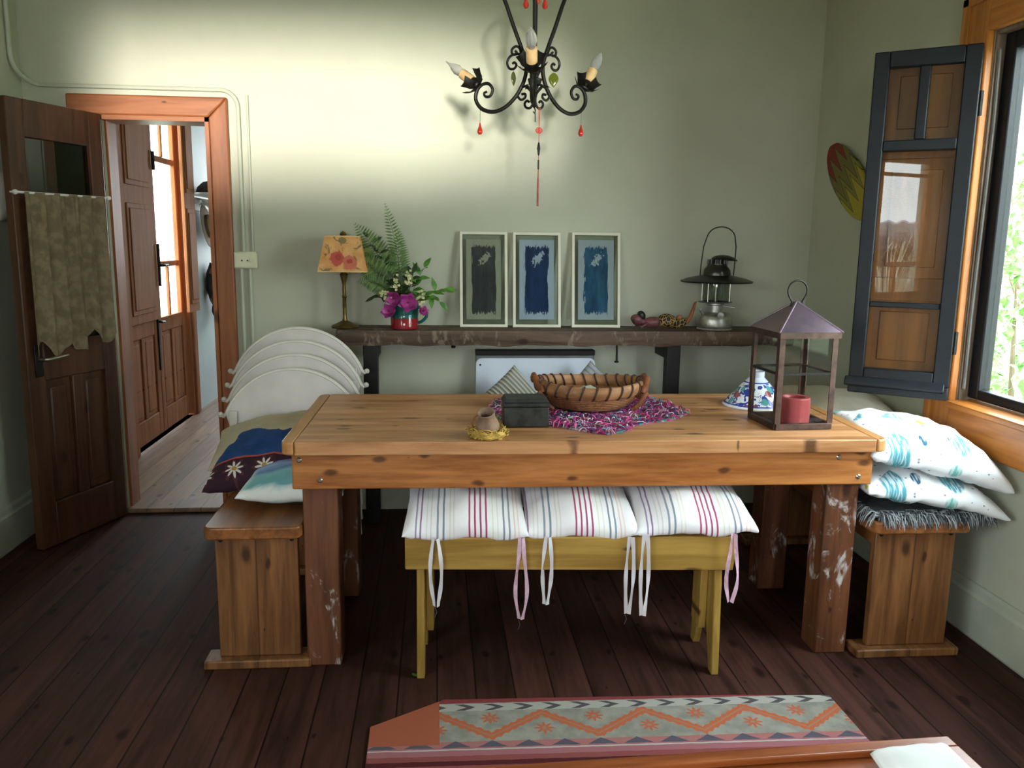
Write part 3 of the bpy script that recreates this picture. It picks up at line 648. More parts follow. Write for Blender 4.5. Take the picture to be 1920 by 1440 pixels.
# ------------------------------------------------------------------ stack of four white chairs
m_chair = plain('chair_white_enamel', 'c6bdb8', .35, var=.10, scale=5, bump=.03)
m_chair_edge = plain('chair_white_rim', 'd0cabf', .35, var=.05)
def make_chair(label, loc):
    t = thing('stacking_chair', label, 'chair', loc, (0, 0, radians(-1)), 'white round backed chairs in a stack')
    hw, hh = .268, .182; R = (hw * hw + hh * hh) / (2 * hh); cz = .825 - R; a0 = math.degrees(math.asin((.825 - hh - cz) / R))
    tilt = lambda z: (z - .45) * .16
    out = arc(0, cz, R, a0, 180 - a0, 28)
    full = out + [(-hw + .004, .625), (-.255, .60), (-.235, .585), (-.16, .585), (-.155, .56), (.155, .56), (.16, .585), (.235, .585), (.255, .60), (hw - .004, .625)]
    MB().prism(full, lambda x, z, q: (x, q + tilt(z) - .25 * (x * x) * -.6, z), -.006, .006).build('backrest', m_chair, t, bevel=.002)
    rim = [(hw + .020, .638), (hw + .012, .632)] + out + [(-hw - .012, .632), (-hw - .020, .638)]
    MB().tube([(x, tilt(z) + .15 * x * x, z) for x, z in rim], .0085, 8).build('rim', m_chair_edge, t)
    for s in (-1, 1):
        MB().lathe([(0, -.012), (.009, -.008), (.012, 0), (.009, .008), (0, .012)], 10, M=Matrix.Translation((s * (hw + .023), tilt(.64) + .011, .640))).build('rim_end', m_chair_edge, t)
        MB().box(s * .235 - .016, s * .235 + .016, .012, .022, .46, .66).box(s * .17 - .02, s * .17 + .02, .014, .020, .46, .62).build('back_post', m_chair_edge, t, bevel=.003)
        MB().tube([(s * .20, .33, .44), (s * .225, .37, 0)], .012, 8).build('leg', m_chair_edge, t)
        MB().tube([(s * .232, .02, .44), (s * .24, -.02, 0)], .012, 8).build('leg', m_chair_edge, t)
    MB().prism(rrect(-.235, .235, .0, .37, .08, 6), XY, .425, .46).build('seat', m_chair, t, bevel=.006)
    return t
CHL = ['white round backed chair at the front of the stack, lowest of the four backs', 'white round backed chair second from the front of the stack', 'white round backed chair third from the front of the stack', 'white round backed chair at the very back of the stack, highest of the four']
ch0 = make_chair(CHL[0], (-.588, 3.36, 0))
for i in (1, 2, 3): dup(ch0, (-.588 - .002 * i, 3.36 + .075 * i, .048 * i), (0, 0, radians(-1 + .2 * i)), CHL[i])

# ------------------------------------------------------------------ rustic shelf on black uprights
m_oldwood = wood('weathered_timber', '3a2a20', '6b5444', 'X', None, .25, .7, paint=.50, paintcol='8a7868')
sh = thing('wall_shelf', 'thick weathered plank shelf along the wall on black uprights', 'shelf', (.63, 3.97, 0))
def plank(u, v): pass
SX0, SX1 = -1.09, 1.09; n = 60; b = MB(); prof = []
for i in range(n + 1):
    x = SX0 + (SX1 - SX0) * i / n; w = mnoise.noise(Vector((x * 4, 0, 3))) * .010; w2 = mnoise.noise(Vector((x * 9, 2, 1))) * .010; w3 = mnoise.noise(Vector((x * 8, 5, 8))) * .011
    prof.append([(x, -.13 + w, .938), (x, .125, .938), (x, .125, .868), (x, -.122 + w2, .868 + w3), (x, -.136 + w, .895 + w2)])
vs = [p for r in prof for p in r]; fs = []
for i in range(n):
    for j in range(5): a = i * 5 + j; c = i * 5 + (j + 1) % 5; fs.append((a, a + 5, c + 5, c))
fs += [(0, 1, 2, 3, 4), tuple(n * 5 + j for j in (4, 3, 2, 1, 0))]
b.add(vs, fs); b.build('plank', m_oldwood, sh, angle=50)
for x in (-.935, .51): MB().box(x - .034, x + .034, -.10, -.045, 0, .8675).box(x - .034, x + .034, -.045, .124, .80, .8675).build('upright', m_iron, sh, bevel=.003)
MB().tube([(.237, -.07, .868), (.238, -.07, .80), (.238, -.07, .79)], .005, 8).lathe([(.0, -.006), (.011, -.003), (.011, .004), (.0, .006)], 6, c=(.238, -.07, .784)).build('hanging_bolt', m_iron, sh)
MB().lathe([(0, -.016), (.010, -.013), (.012, -.006), (.007, 0)], 10, c=(-.55, -.10, .868)).build('bolt_head', m_iron, sh)
SZ = .9395
# wall heater
t = thing('wall_heater', 'white flat panel heater on the wall below the shelf', 'heater', (.49, 4.098, 0))
MB().box(-.295, .295, -.062, 0, .12, .796).build('casing', plain('grey_casing', '6d716f', .5), t, bevel=.004)
MB().box(-.297, .297, -.066, -.002, .796, .822).build('top_slot', m_iron, t, bevel=.003)
MB().prism(rrect(-.297, .297, .10, .785, .03, 5), XZ, -.080, -.063).build('front_panel', plain('heater_white', 'dfe6f2', .2, var=.02), t, bevel=.003)
MB().lathe([(.005, 0), (.005, .003), (0, .003)], 8, M=Matrix.Translation((-.275, -.080, .752)) @ Matrix.Rotation(pi / 2, 4, 'X')).build('screw', m_iron, t)
# cushions leaning on the wall above the settle
t = NT('ribbed_cord'); z = t.xyz(); rb = t.math('SINE', t.math('MULTIPLY', z[0], 330.0)); t.bump(rb, .9, .006)
m_cord = t.done(t.mix(t.step(rb, -.6, .4), C('a09a90'), C('ddd8cc')), .95, 0, .1)
m_ticking = stripes('grey_ticking', 'a7a9ae', [(-.18 + .024 * k, .004, '85888f') for k in range(16)])
def diamond(label, loc, w, mat, lean, tw, spin=45, seed=0):
    o = MB().pillow(w, w, .13, 24, .06, .1, .005, seed).build('scatter_cushion', mat, angle=80)
    o.matrix_world = Matrix.Translation(loc) @ Matrix.Rotation(radians(tw), 4, 'Z') @ Matrix.Rotation(radians(90 - lean), 4, 'X') @ Matrix.Rotation(radians(spin), 4, 'Z')
    return tag(o, label, 'cushion')
diamond('cream corded cushion standing on its corner before the heater', (.355, 3.80, .577), .295, m_cord, 18, 4, 40, 2)
diamond('grey striped cushion standing on its corner beside the cream corded one', (.735, 3.80, .578), .325, m_ticking, 20, -10, 48, 4)

# ------------------------------------------------------------------ things on the shelf
# table lamp
t = NT('rose_print_shade'); o = t.obj(); v = t.voronoi(t.obj((17, 17, 13), (.35, .1, .25)), 1.0); dst = v.outputs['Distance']; rn = t.xyz(v.outputs['Color'])[0]
c_ = t.mix(t.step(t.noise(o, 14), .35, .65), C('c98d55'), C('d9a56c'))
lv = t.noise(t.obj((20, 20, 20), (.6, 0, 0)), 1.0, 3, .6, 1.5); c_ = t.mix(t.math('MULTIPLY', t.step(lv, .56, .66), .75), c_, C('5a5640'))
zz = t.xyz()
def blob(cx, cz, r, h, c_, s=1.0):
    dx = t.math('SUBTRACT', zz[0], cx); dz = t.math('SUBTRACT', zz[2], cz)
    d = t.math('ADD', t.math('SQRT', t.math('ADD', t.math('MULTIPLY', dx, dx), t.math('MULTIPLY', dz, dz))), t.math('MULTIPLY', t.math('SUBTRACT', t.noise(o, 40, 2), .5), .03))
    return t.mix(t.math('MULTIPLY', t.math('SUBTRACT', 1.0, t.step(d, r * .8, r)), s), c_, C(h))
c_ = blob(-.022, .325, .036, 'b5544a', c_); c_ = blob(.032, .305, .036, 'c06a55', c_); c_ = blob(.034, .312, .014, '9c4038', c_, .8); c_ = blob(-.018, .33, .014, '98402f', c_, .7); c_ = blob(-.07, .265, .022, '6a6450', c_, .8); c_ = blob(.0, .405, .018, '6b6a45', c_, .8)
m_shade = t.done(c_, .8, 0, .2)
lp = thing('table_lamp', 'brass stick table lamp with a rose patterned square shade', 'lamp', (-.428, 3.95, SZ), (0, 0, radians(2)))
MB().lathe([(0, 0), (.062, 0), (.066, .006), (.058, .014), (.045, .018), (.030, .026), (.012, .034), (.009, .05), (.009, .14), (.013, .146), (.009, .152), (.008, .20), (.011, .215), (.016, .235), (.020, .25), (.010, .262), (.008, .27), (0, .27)], 20).build('lamp_base', m_brass, lp)
b = MB(); S0, S1, z0, z1 = .112, .078, .265, .425
def sq(s, z): return [(-s, -s * .8, z), (s, -s * .8, z), (s, s * .8, z), (-s, s * .8, z)]
vs = sq(S0, z0) + sq(S1, z1) + sq(S0 - .002, z0) + sq(S1 - .002, z1)
fs = [(i, (i + 1) % 4, 4 + (i + 1) % 4, 4 + i) for i in range(4)] + [(8 + i, 12 + i, 12 + (i + 1) % 4, 8 + (i + 1) % 4) for i in range(4)] + [(i, 8 + i, 8 + (i + 1) % 4, (i + 1) % 4) for i in range(4)] + [(4 + i, 4 + (i + 1) % 4, 12 + (i + 1) % 4, 12 + i) for i in range(4)]
shd = b.add(vs, fs).build('lamp_shade', m_shade, lp, smooth=False)
m_pipe = plain('shade_piping', 'dcb886', .7)
for s, z in ((S0, z0), (S1, z1)): MB().tube([p for p in sq(s, z)], .0025, 6, closed=True).build('shade_trim', m_pipe, shd)
MB().tube([(0, 0, .27), (0, 0, .425)], .004, 6).tube([(-.06, -.05, .42), (.06, .05, .42)], .002, 6).tube([(.06, -.05, .42), (-.06, .05, .42)], .002, 6).lathe([(0, 0), (.014, .004), (.016, .012), (.010, .022), (0, .027)], 12, c=(0, 0, .423)).build('finial', m_brass, lp)
# jug
JX, JY = -.148, 3.915
m_teal = plain('teal_glaze', '1f5a56', .12, var=.15); m_redg = plain('red_glaze', '8c2027', .10, var=.15)
jg = thing('jug', 'teal and red glazed jug holding flowers and fern on the shelf', 'jug', (JX, JY, SZ))
b = MB(); prof = [(0, 0), (.058, 0), (.064, .004), (.065, .05), (.064, .052), (.066, .075), (.066, .112), (.069, .122), (.064, .122), (.060, .112), (.059, .01), (0, .008)]
b.lathe(prof, 32); fi = len(b.f)
for i, f in enumerate(b.f):
    zc = sum(b.v[k][2] for k in f) / len(f); b.mi[i] = 1 if zc < .052 else 0
b.build('jug_body', [m_teal, m_redg], jg)
MB().tube([(.062, 0, .105)] + [(.066 + .038 * sin(pi * k / 10), 0, .105 - .08 * k / 10) for k in range(1, 10)] + [(.062, 0, .028)], .007, 8).build('handle', m_teal, jg)
# fern, sprigs, flowers in the jug
def leafmat(name, a, b_): 
    t = NT(name); c_ = t.mix(t.step(t.noise(t.obj(), 30, 3), .3, .7), C(a), C(b_)); t.bsdf.inputs['Subsurface Weight'].default_value = 0.0
    return t.done(c_, .5, 0, .4)
m_fern = leafmat('fern_green', '3f5a22', '5f7d3a'); m_dleaf = leafmat('dark_leaf_green', '1c2c14', '31451f'); m_lleaf = leafmat('bright_leaf_green', '3c6b22', '5d8f35'); m_stem = leafmat('stem_green', '3a4a20', '55652e')
JT = Vector((JX, JY, SZ + .115))
def curve(p0, p1, bow, n=14):
    p0 = Vector(p0); p1 = Vector(p1); m = (p0 + p1) / 2 + Vector(bow)
    return [(p0 * (1 - t) ** 2 + m * 2 * t * (1 - t) + p1 * t * t) for t in [i / n for i in range(n + 1)]]
def fern(label, tip, bow, wid, off=(0, 0), n=34):
    root = JT + Vector((off[0], off[1], -.06)); tip = Vector(tip); pts = curve(root, tip, bow, n)
    t = thing('fern_frond', label, 'fern', root, group='greenery in the jug'); L = [p - root for p in pts]
    MB().tube(L, [.0022 * (1 - .7 * i / n) for i in range(n + 1)], 5).build('stem', m_stem, t)
    b = MB()
    for i in range(6, n + 1):
        for h in (0, .5):
            if h: continue
            q = min(i + h, n); i0 = int(q); fr_ = q - i0; p = L[i0].lerp(L[min(i0 + 1, n)], fr_); d = (L[min(i0 + 1, n)] - L[i0 - 1]).normalized(); u = (q - 6) / (n - 6)
            ln = wid * max(.12, (sin(pi * min(1, .18 + .82 * u)) ** .7))
            fw = Vector((0, -1, 0)); sd = d.cross(fw).normalized()
            for s in (-1, 1):
                b.leaf(p, sd * s + d * .35 + Vector((0, random.uniform(-.35, .1), 0)), fw, ln, ln * .17 + .002, .15, .25, seg=3)
    b.build('leaflets', m_fern, t, angle=80)
def P(px, py, y=None):  # along the shelf: offsets in metres from picture proportions
    return None
fern('tall upright fern frond rising highest from the jug', (-.235, 3.97, 1.515), (.03, 0, .02), .045)
fern('fern frond fanning out behind the lamp shade', (-.375, 3.99, 1.42), (.04, .02, .04), .075)
fern('fern frond leaning far over towards the lamp', (-.40, 3.95, 1.27), (.04, 0, .10), .070)
fern('fern frond standing beside the tall upright one', (-.17, 3.99, 1.40), (-.03, .02, 0), .060)
fern('fern frond spreading low below the lamp shade', (-.36, 3.88, 1.16), (.05, -.02, .10), .055)
def sprig(label, tip, bow, nl, L, mat, off=(0, 0), name='leafy_sprig'):
    root = JT + Vector((off[0], off[1], -.05)); pts = curve(root, Vector(tip), bow, 12); t = thing(name, label, 'sprig', root, group='greenery in the jug'); q = [p - root for p in pts]
    MB().tube(q, [.002 * (1 - .6 * i / 12) for i in range(13)], 5).build('stem', m_stem, t); b = MB()
    for k in range(nl):
        u = .35 + .65 * k / max(1, nl - 1); i = min(12, int(u * 12)); p = q[i]; d = (q[min(12, i + 1)] - q[max(0, i - 1)]).normalized()
        a = k * 2.4 + len(label); sd = Vector((cos(a), sin(a) * .5 - .45, .25 * sin(a * 1.7)))
        if k == nl - 1: sd = d
        b.leaf(p, sd + d * .6, Vector((0, -.7, .7)), L * random.uniform(.8, 1.15), L * .42, .2, .25, seg=5)
    b.build('leaves', mat, t, angle=80)
sprig('bright green leafy sprig standing up right of the flowers', (-.055, 3.93, 1.225), (-.01, 0, .01), 9, .065, m_lleaf)
sprig('bright green leafy sprig stretching furthest to the right', (.045, 3.92, 1.125), (0, 0, .06), 10, .06, m_lleaf)
sprig('bright green leafy sprig drooping over the jug handle', (.015, 3.88, 1.07), (.01, 0, .10), 8, .06, m_lleaf)
sprig('dark glossy leafy sprig at the left of the flowers', (-.285, 3.89, 1.085), (.02, -.02, .07), 8, .05, m_dleaf)
sprig('dark glossy leafy sprig behind the white blossom', (-.105, 3.92, 1.20), (0, 0, .02), 9, .055, m_dleaf)
sprig('dark glossy leafy sprig rising behind the lamp shade', (-.315, 3.99, 1.36), (.03, 0, .05), 12, .05, m_dleaf)
sprig('dark glossy leafy sprig in the middle of the bunch', (-.20, 3.87, 1.17), (0, -.02, .02), 12, .055, m_dleaf)
sprig('dark glossy leafy sprig above the magenta flowers', (-.16, 3.86, 1.16), (0, -.02, .02), 12, .05, m_dleaf)
m_mag = leafmat('magenta_petal', '8c2a70', 'b04a92'); m_yel = leafmat('cream_petal', 'b8b27c', 'd8d4a4'); m_ctr = leafmat('flower_centre', '6a1a4a', '8a2a55')
def azalea(label, loc, r, rot):
    t = thing('azalea_flower', label, 'flower', loc, rot, 'magenta flowers in the jug'); b = MB()
    for k in range(11):
        a = 2 * pi * k / 5.5 + .3 * (k > 5); lay = .55 if k > 5 else .15
        b.leaf((0, 0, 0), (cos(a), -lay, sin(a)), (0, -1, 0), r * (1.1 - .25 * lay), r * .95, -.25, -.3, seg=5)
    b.build('petals', m_mag, t, angle=80)
    c = MB().lathe([(0, -.006), (.006, 0), (0, .008)], 8)
    for k in range(6): c.tube([(0, 0, 0), (.006 * cos(k), -.02, .006 * sin(k))], .0008, 4)
    c.build('stamens', m_ctr, t)
azalea('large magenta flower over the front rim of the jug', (-.128, 3.835, 1.068), .048, (radians(-8), 0, 0))
azalea('magenta flower above left of the largest one', (-.190, 3.85, 1.085), .042, (radians(10), 0, radians(-20)))
azalea('magenta flower hanging lowest at the left of the jug', (-.213, 3.845, 1.026), .040, (radians(-25), 0, radians(-25)))
azalea('magenta flower bud hanging over the jug handle', (-.060, 3.85, 1.028), .026, (radians(-20), 0, radians(25)))
def blossom(label, loc):
    t = thing('white_blossom', label, 'flower', loc, (0, 0, 0), 'pale blossom clusters in the jug'); b = MB()
    for k in range(16):
        p = Vector((random.gauss(0, .010), random.gauss(-.01, .006), random.gauss(.012, .018)))
        for q in range(5):
            a = q * 2 * pi / 5; b.leaf(p, (cos(a), -.5, sin(a)), (0, -1, 0), .008, .006, .1, .1, seg=3)
    b.build('florets', m_yel, t, angle=80); MB().tube([Vector((0, .0, -.06)), (0, 0, .03)], .0015, 5).build('stem', m_stem, t)
blossom('pale blossom cluster just above the magenta flowers', (-.185, 3.86, 1.135)); blossom('pale blossom cluster higher, beside the dark leaves', (-.128, 3.90, 1.165)); blossom('pale blossom cluster at the left edge of the bunch', (-.232, 3.86, 1.09)); blossom('pale blossom cluster at the right of the large magenta flower', (-.072, 3.86, 1.07))
# three framed prints
m_frame = plain('cream_painted_frame', 'd8d2be', .45, var=.05)
m_fglass = pane_glass('picture_glass', 'f2f4f2', .9)
m_lglass = pane_glass('lantern_pane_glass', 'f6f6f4', .45)
def print_mat(name, paper, paint, paint2, seed):
    t = NT(name); o = t.xyz(); n = t.noise(t.obj((30, 30, 8), (seed, 0, 0)), 1.0, 3); n2 = t.noise(t.obj((140, 140, 12), (0, 0, seed)), 1.0, 2); nz = t.noise(t.obj((150, 20, 25), (seed, 1, 0)), 1.0, 3, .7)
    x = t.math('ADD', t.math('ABSOLUTE', o[0]), t.math('MULTIPLY', t.math('SUBTRACT', n2, .5), .030)); zc = t.math('SUBTRACT', o[2], .232)
    zz_ = t.math('ADD', t.math('ABSOLUTE', zc), t.math('MULTIPLY', t.math('SUBTRACT', nz, .5), .085))
    msk = t.math('MULTIPLY', t.math('LESS_THAN', x, .058), t.math('LESS_THAN', zz_, .163))
    col = t.mix(t.step(n, .3, .7), C(paint), C(paint2)); pap = t.mix(t.step(t.noise(t.obj(), 12), .3, .7), C(paper), scl(C(paper), 1.06))
    dx = t.math('ADD', o[0], -.005); dz = t.math('SUBTRACT', o[2], .335); sk = t.math('SUBTRACT', dx, t.math('MULTIPLY', dz, .55))
    d = t.math('SQRT', t.math('ADD', t.math('MULTIPLY', t.math('MULTIPLY', sk, sk), 2.2), t.math('MULTIPLY', dz, dz))); d = t.math('ADD', d, t.math('MULTIPLY', t.math('SUBTRACT', t.noise(t.obj((80, 80, 60), (seed, 0, 0)), 1.0, 3, .7), .5), .12))
    col = t.mix(t.math('LESS_THAN', d, .027), col, pap)
    return t.done(t.mix(msk, pap, col), .75, 0, .2)
def picture(label, x, w, h, mat, rz):
    lean = radians(9); t = thing('picture_frame', label, 'picture', (x, 4.0, SZ), (-lean, 0, radians(rz)), 'framed painted swatches leaning on the wall')
    f = .0135; b = MB(); ou = [(-w / 2, 0), (w / 2, 0), (w / 2, h), (-w / 2, h)]; iu = [(-w / 2 + f, f), (w / 2 - f, f), (w / 2 - f, h - f), (-w / 2 + f, h - f)]
    vs = []
    for y in (0, .022): vs += [(a, y, c) for a, c in ou] + [(a, y, c) for a, c in iu]
    fs = []
    for i in range(4):
        j = (i + 1) % 4; fs += [(i, j, 4 + j, 4 + i), (8 + j, 8 + i, 12 + i, 12 + j), (j, i, 8 + i, 8 + j), (4 + i, 4 + j, 12 + j, 12 + i)]
    b.add(vs, fs).build('frame', m_frame, t, bevel=.0015)
    MB().box(-w / 2 + f - .003, w / 2 - f + .003, .006, .008, f - .003, h - f + .003).build('glass', m_fglass, t)
    MB().box(-w / 2 + f + .018, w / 2 - f - .018, .0105, .0115, f + .025, h - f - .022).build('print', mat, t)
    MB().box(-w / 2 + f - .003, w / 2 - f + .003, .012, .014, f - .003, h - f + .003).build('backing_glass', m_fglass, t)
picture('cream framed print of a dark grey paint swatch', .231, .232, .462, print_mat('grey_swatch', '9a9a88', '36363a', '45454a', 1), 1)
picture('cream framed print of a deep navy paint swatch', .490, .235, .462, print_mat('navy_swatch', 'a9b4c6', '14284c', '1d3866', 4), 0)
picture('cream framed print of a teal blue paint swatch', .782, .240, .465, print_mat('teal_swatch', 'a9b2bc', '1f4566', '35668a', 8), -1)
# carved mermaid lying on the shelf
mm = thing('mermaid_carving', 'small carved wooden mermaid lying on the shelf, scaled tail turned up', 'figurine', (1.09, 3.93, SZ))
def loft(pts, rad, n=14, flat=1.0): return MB().tube(pts, rad, n, flat=flat)
loft([(-.150, 0, .040), (-.140, 0, .048), (-.115, 0, .046), (-.10, 0, .034), (-.085, 0, .030), (-.06, 0, .033), (-.03, 0, .034), (-.012, 0, .036)], [.012, .028, .028, .017, .019, .028, .027, .026], 16).tube([(-.075, -.02, .036), (-.09, -.04, .022), (-.12, -.045, .012)], [.010, .008, .006], 8).tube([(-.075, .02, .036), (-.10, .035, .02), (-.125, .03, .012)], [.010, .008, .006], 8).build('body', plain('rose_painted_wood', '6a3a3c', .5, var=.3, scale=30), mm, sub=1)
loft([(-.122, .0, .074), (-.110, 0, .074), (-.095, 0, .060), (-.088, .0, .046)], [.012, .024, .022, .008], 12, 1.0).build('hair', plain('black_hair_paint', '1a1714', .5), mm, sub=1)
t = NT('scaled_tail'); v = t.voronoi(t.obj((70, 70, 45)), 1.0, 'DISTANCE_TO_EDGE'); m_scale = t.done(t.mix(t.step(v.outputs['Distance'], .03, .10), C('b09258'), C('2a1b12')), .5, 0, .3)
loft([(-.02, 0, .036), (.01, 0, .044), (.035, 0, .042), (.06, 0, .030), (.085, 0, .026), (.105, 0, .034), (.12, 0, .046)], [.022, .036, .036, .027, .024, .022, .016], 16).build('tail', m_scale, mm, sub=1)
MB().prism([(.085, .022), (.118, .035), (.135, .066), (.158, .128), (.168, .138), (.160, .100), (.150, .060), (.130, .030), (.105, .018)], XZ, -.012, .012).prism([(.07, .05), (.078, .066), (.095, .072), (.10, .05)], XZ, -.010, .010).build('tail_fin', wood('orange_carved_wood', '7a3f1c', 'a8602f', 'Z', None, 0, .45), mm, bevel=.004)

# paraffin pressure lantern on the shelf
m_chrome = plain('worn_chrome', 'b5b3ac', .38, .85, .2, 30); m_dkmetal = plain('dark_enamel', '2a2a24', .35, .5, .3, 30)
pl = thing('pressure_lantern', 'old chrome pressure lantern with a wide dark hood on the shelf', 'lantern', (1.352, 3.93, SZ))
MB().lathe([(0, 0), (.083, 0), (.085, .004), (.082, .009), (.085, .014), (.087, .022), (.086, .050), (.080, .068), (.066, .080), (.045, .086), (.0, .088)], 40).build('fuel_tank', m_chrome, pl)
b = MB().lathe([(.036, .085), (.036, .118), (.044, .122), (.044, .128), (.034, .130), (.034, .085)], 24).lathe([(.078, .132), (.081, .134), (.078, .137), (.02, .136), (.02, .133)], 32)
b.tube([(.03, -.03, .118), (.07, -.03, .112), (.085, -.03, .108)], .004, 6).tube([(-.07, -.03, .075), (-.085, -.035, .098)], .005, 6).lathe([(0, 0), (.010, 0), (.010, .006), (0, .006)], 10, c=(-.085, -.035, .098)); b.lathe([(0, 0), (.012, .0), (.016, .012), (0, .014)], 12, M=Matrix.Translation((0, -.075, .075)) @ Matrix.Rotation(pi / 2, 4, 'X'))
b.build('burner_collar', m_chrome, pl)
MB().lathe([(.062, .137), (.064, .160), (.064, .215), (.062, .236), (.060, .236), (.062, .215), (.062, .160), (.060, .137)], 32).build('glass_globe', pane_glass('lantern_globe_glass', 'e4e8e4', 1.0), pl)
b = MB().tube([(0, 0, .13), (0, 0, .24)], .009, 12).lathe([(.0, .20), (.016, .20), (.018, .215), (.012, .235), (0, .24)], 12)
for a in (40, 140, 220, 320): b.tube([(.07 * cos(radians(a)), .07 * sin(radians(a)), .135), (.07 * cos(radians(a)), .07 * sin(radians(a)), .245)], .002, 5)
b.build('mantle_tube', m_steel, pl)
MB().lathe([(.170, .232), (.172, .235), (.14, .248), (.095, .258), (.068, .263), (.0, .263), (.0, .258), (.09, .252), (.14, .242), (.170, .229)], 48).build('hood', m_dkmetal, pl)
MB().lathe([(.066, .262), (.066, .272), (.062, .290), (.050, .305), (.046, .312), (.046, .318), (.0, .32)], 32).build('dome', plain('brushed_dark_steel', '4c4a44', .3, .9), pl)
b = MB()
for k in range(12):
    a = k * pi / 6; b.tube([(.043 * cos(a), .043 * sin(a), .316), (.043 * cos(a), .043 * sin(a), .338)], .005, 5)
b.lathe([(.025, .316), (.025, .338)], 12).lathe([(.0, .336), (.060, .336), (.062, .340), (.048, .352), (.02, .360), (0, .361)], 24, M=Matrix.Translation((.004, 0, 0)) @ Matrix.Rotation(radians(5), 4, 'Y'))
b.build('vent_cap', m_dkmetal, pl)
bl = [(-.082, 0, .262), (-.080, 0, .32), (-.072, 0, .40)] + [(.070 * cos(a) + .012, 0, .435 + .058 * sin(a)) for a in [pi - pi * k / 12 for k in range(1, 12)]] + [(.088, 0, .40), (.086, 0, .32), (.083, 0, .262)]
MB().tube(bl, .0030, 6).build('bail_handle', m_dkmetal, pl)

# ------------------------------------------------------------------ things on the table
TZ = .7585
# rag mat
m_y = [plain('yarn_' + n_, h, .9, var=.25, scale=50) for n_, h in (('magenta', 'c02a7a'), ('purple', '6a3478'), ('teal', '4fb4b4'), ('pale_grey', 'd0d0da'), ('plum', '8a2858'), ('pink', 'e070a0'), ('olive', '7f8a55'), ('navy', '3a3f6a'))]
mat_ = [(.195, 2.90), (.215, 3.03), (.35, 3.05), (.55, 3.07), (.80, 3.085), (.86, 2.98), (.885, 2.80), (.80, 2.70), (.66, 2.63), (.60, 2.54), (.535, 2.50), (.46, 2.555), (.40, 2.61), (.30, 2.66), (.21, 2.74)]
cxm, cym = .52, 2.82
t = thing('rag_mat', 'shaggy multicoloured rag mat under the basket on the table', 'mat', (cxm, cym, TZ))
vv = NT('mixed_yarn'); vo = vv.voronoi(vv.obj((60, 60, 60)), 1.0); m_mixed = vv.done(vv.ramp(vv.xyz(vo.outputs['Color'])[0], [(0, C('8a2058')), (.25, C('4a2c5c')), (.45, C('b0477f')), (.6, C('9a9aa8')), (.75, C('2f7d80')), (.9, C('6a6f48'))], 'CONSTANT'), .95)
MB().prism([(x - cxm, y - cym) for x, y in mat_], XY, 0, .004).build('woven_base', m_mixed, t)
def inside(x, y):
    c = False; j = len(mat_) - 1
    for i in range(len(mat_)):
        (xi, yi), (xj, yj) = mat_[i], mat_[j]
        if (yi > y) != (yj > y) and x < (xj - xi) * (y - yi) / (yj - yi) + xi: c = not c
        j = i
    return c
b = MB(); k = 0
while k < 1500:
    x = random.uniform(.17, .90); y = random.uniform(2.48, 3.1)
    if not inside(x, y): continue
    if ((x - .548) / .15) ** 2 + ((y - 2.9) / .13) ** 2 < 1: k += .3; continue
    k += 1; a = random.uniform(0, 2 * pi); L = random.uniform(.012, .026); n1 = mnoise.noise(Vector((x * 9, y * 9, 1)))
    m = random.choices(range(8), [5, 4 if n1 > 0 else 2, 3 if n1 > .25 else .5, 4 if n1 < .1 else 1.5, 4, 4, 1.2, 2])[0]
    px, py = x - cxm, y - cym; h = random.uniform(.006, .020); w = random.uniform(.0035, .006)
    pts = [(px - L * cos(a), py - L * sin(a), .003), (px - L * .4 * cos(a + .5), py - L * .4 * sin(a + .5), h), (px + L * .4 * cos(a - .5), py + L * .4 * sin(a - .5), h * .9), (px + L * cos(a), py + L * sin(a), .002)]
    b.tube(pts, [.001, w / 2, w / 2, .001], 5, m=m, flat=.5)
o = b.build('yarn_loops', m_y, t, angle=80); o['kind'] = 'stuff'
# basket
m_reed = wood('reed_coils', '6a3e20', '9c6840', 'Z', None, 0, .6, gscale=3); m_rim = wood('split_cane', '744c2c', 'a4744a', 'X', None, 0, .55, gscale=2); m_lash = plain('dark_lashing', '3a2015', .7, var=.25); m_hand = wood('twisted_vine', '5a2e18', '8c5030', 'Z', None, .1, .6, gscale=3)
bk = thing('basket', 'oval coiled cane basket with two vine handles standing on the rag mat', 'basket', (.550, 2.90, TZ + .010), (0, 0, radians(-3)))
def oval(r, z, n=48, k=.80, dz=0): return [(r * cos(2 * pi * i / n), r * k * sin(2 * pi * i / n), z + dz * cos(2 * pi * i / n) ** 2) for i in range(n)]
b = MB()
for i in range(8):
    u = i / 7; b.tube(oval(.118 + .066 * u ** .8, .006 + .052 * u), .0052, 6, closed=True)
b.lathe([(0, 0), (.115, 0), (.118, .006), (0, .008)], 40, sy=.80).build('coiled_bowl', m_reed, bk)
MB().tube(oval(.186, .072, dz=.012), .0125, 12, closed=True, flat=1.75).build('rim', m_rim, bk)
for i in range(26):
    a = 2 * pi * (i + .5) / 26; c = Vector((.186 * cos(a), .186 * .8 * sin(a), .072 + .012 * cos(a) ** 2)); tg = Vector((-sin(a), .8 * cos(a), 0)).normalized(); n_ = Vector((cos(a), sin(a), 0))
    ring = [c + n_ * cos(q) * .0142 + Vector((0, 0, 1)) * sin(q) * .0235 + tg * (.008 * sin(q)) for q in [2 * pi * k / 14 for k in range(14)]]
    MB().tube(ring, .0036, 5, closed=True).build('lashing', m_lash, bk)
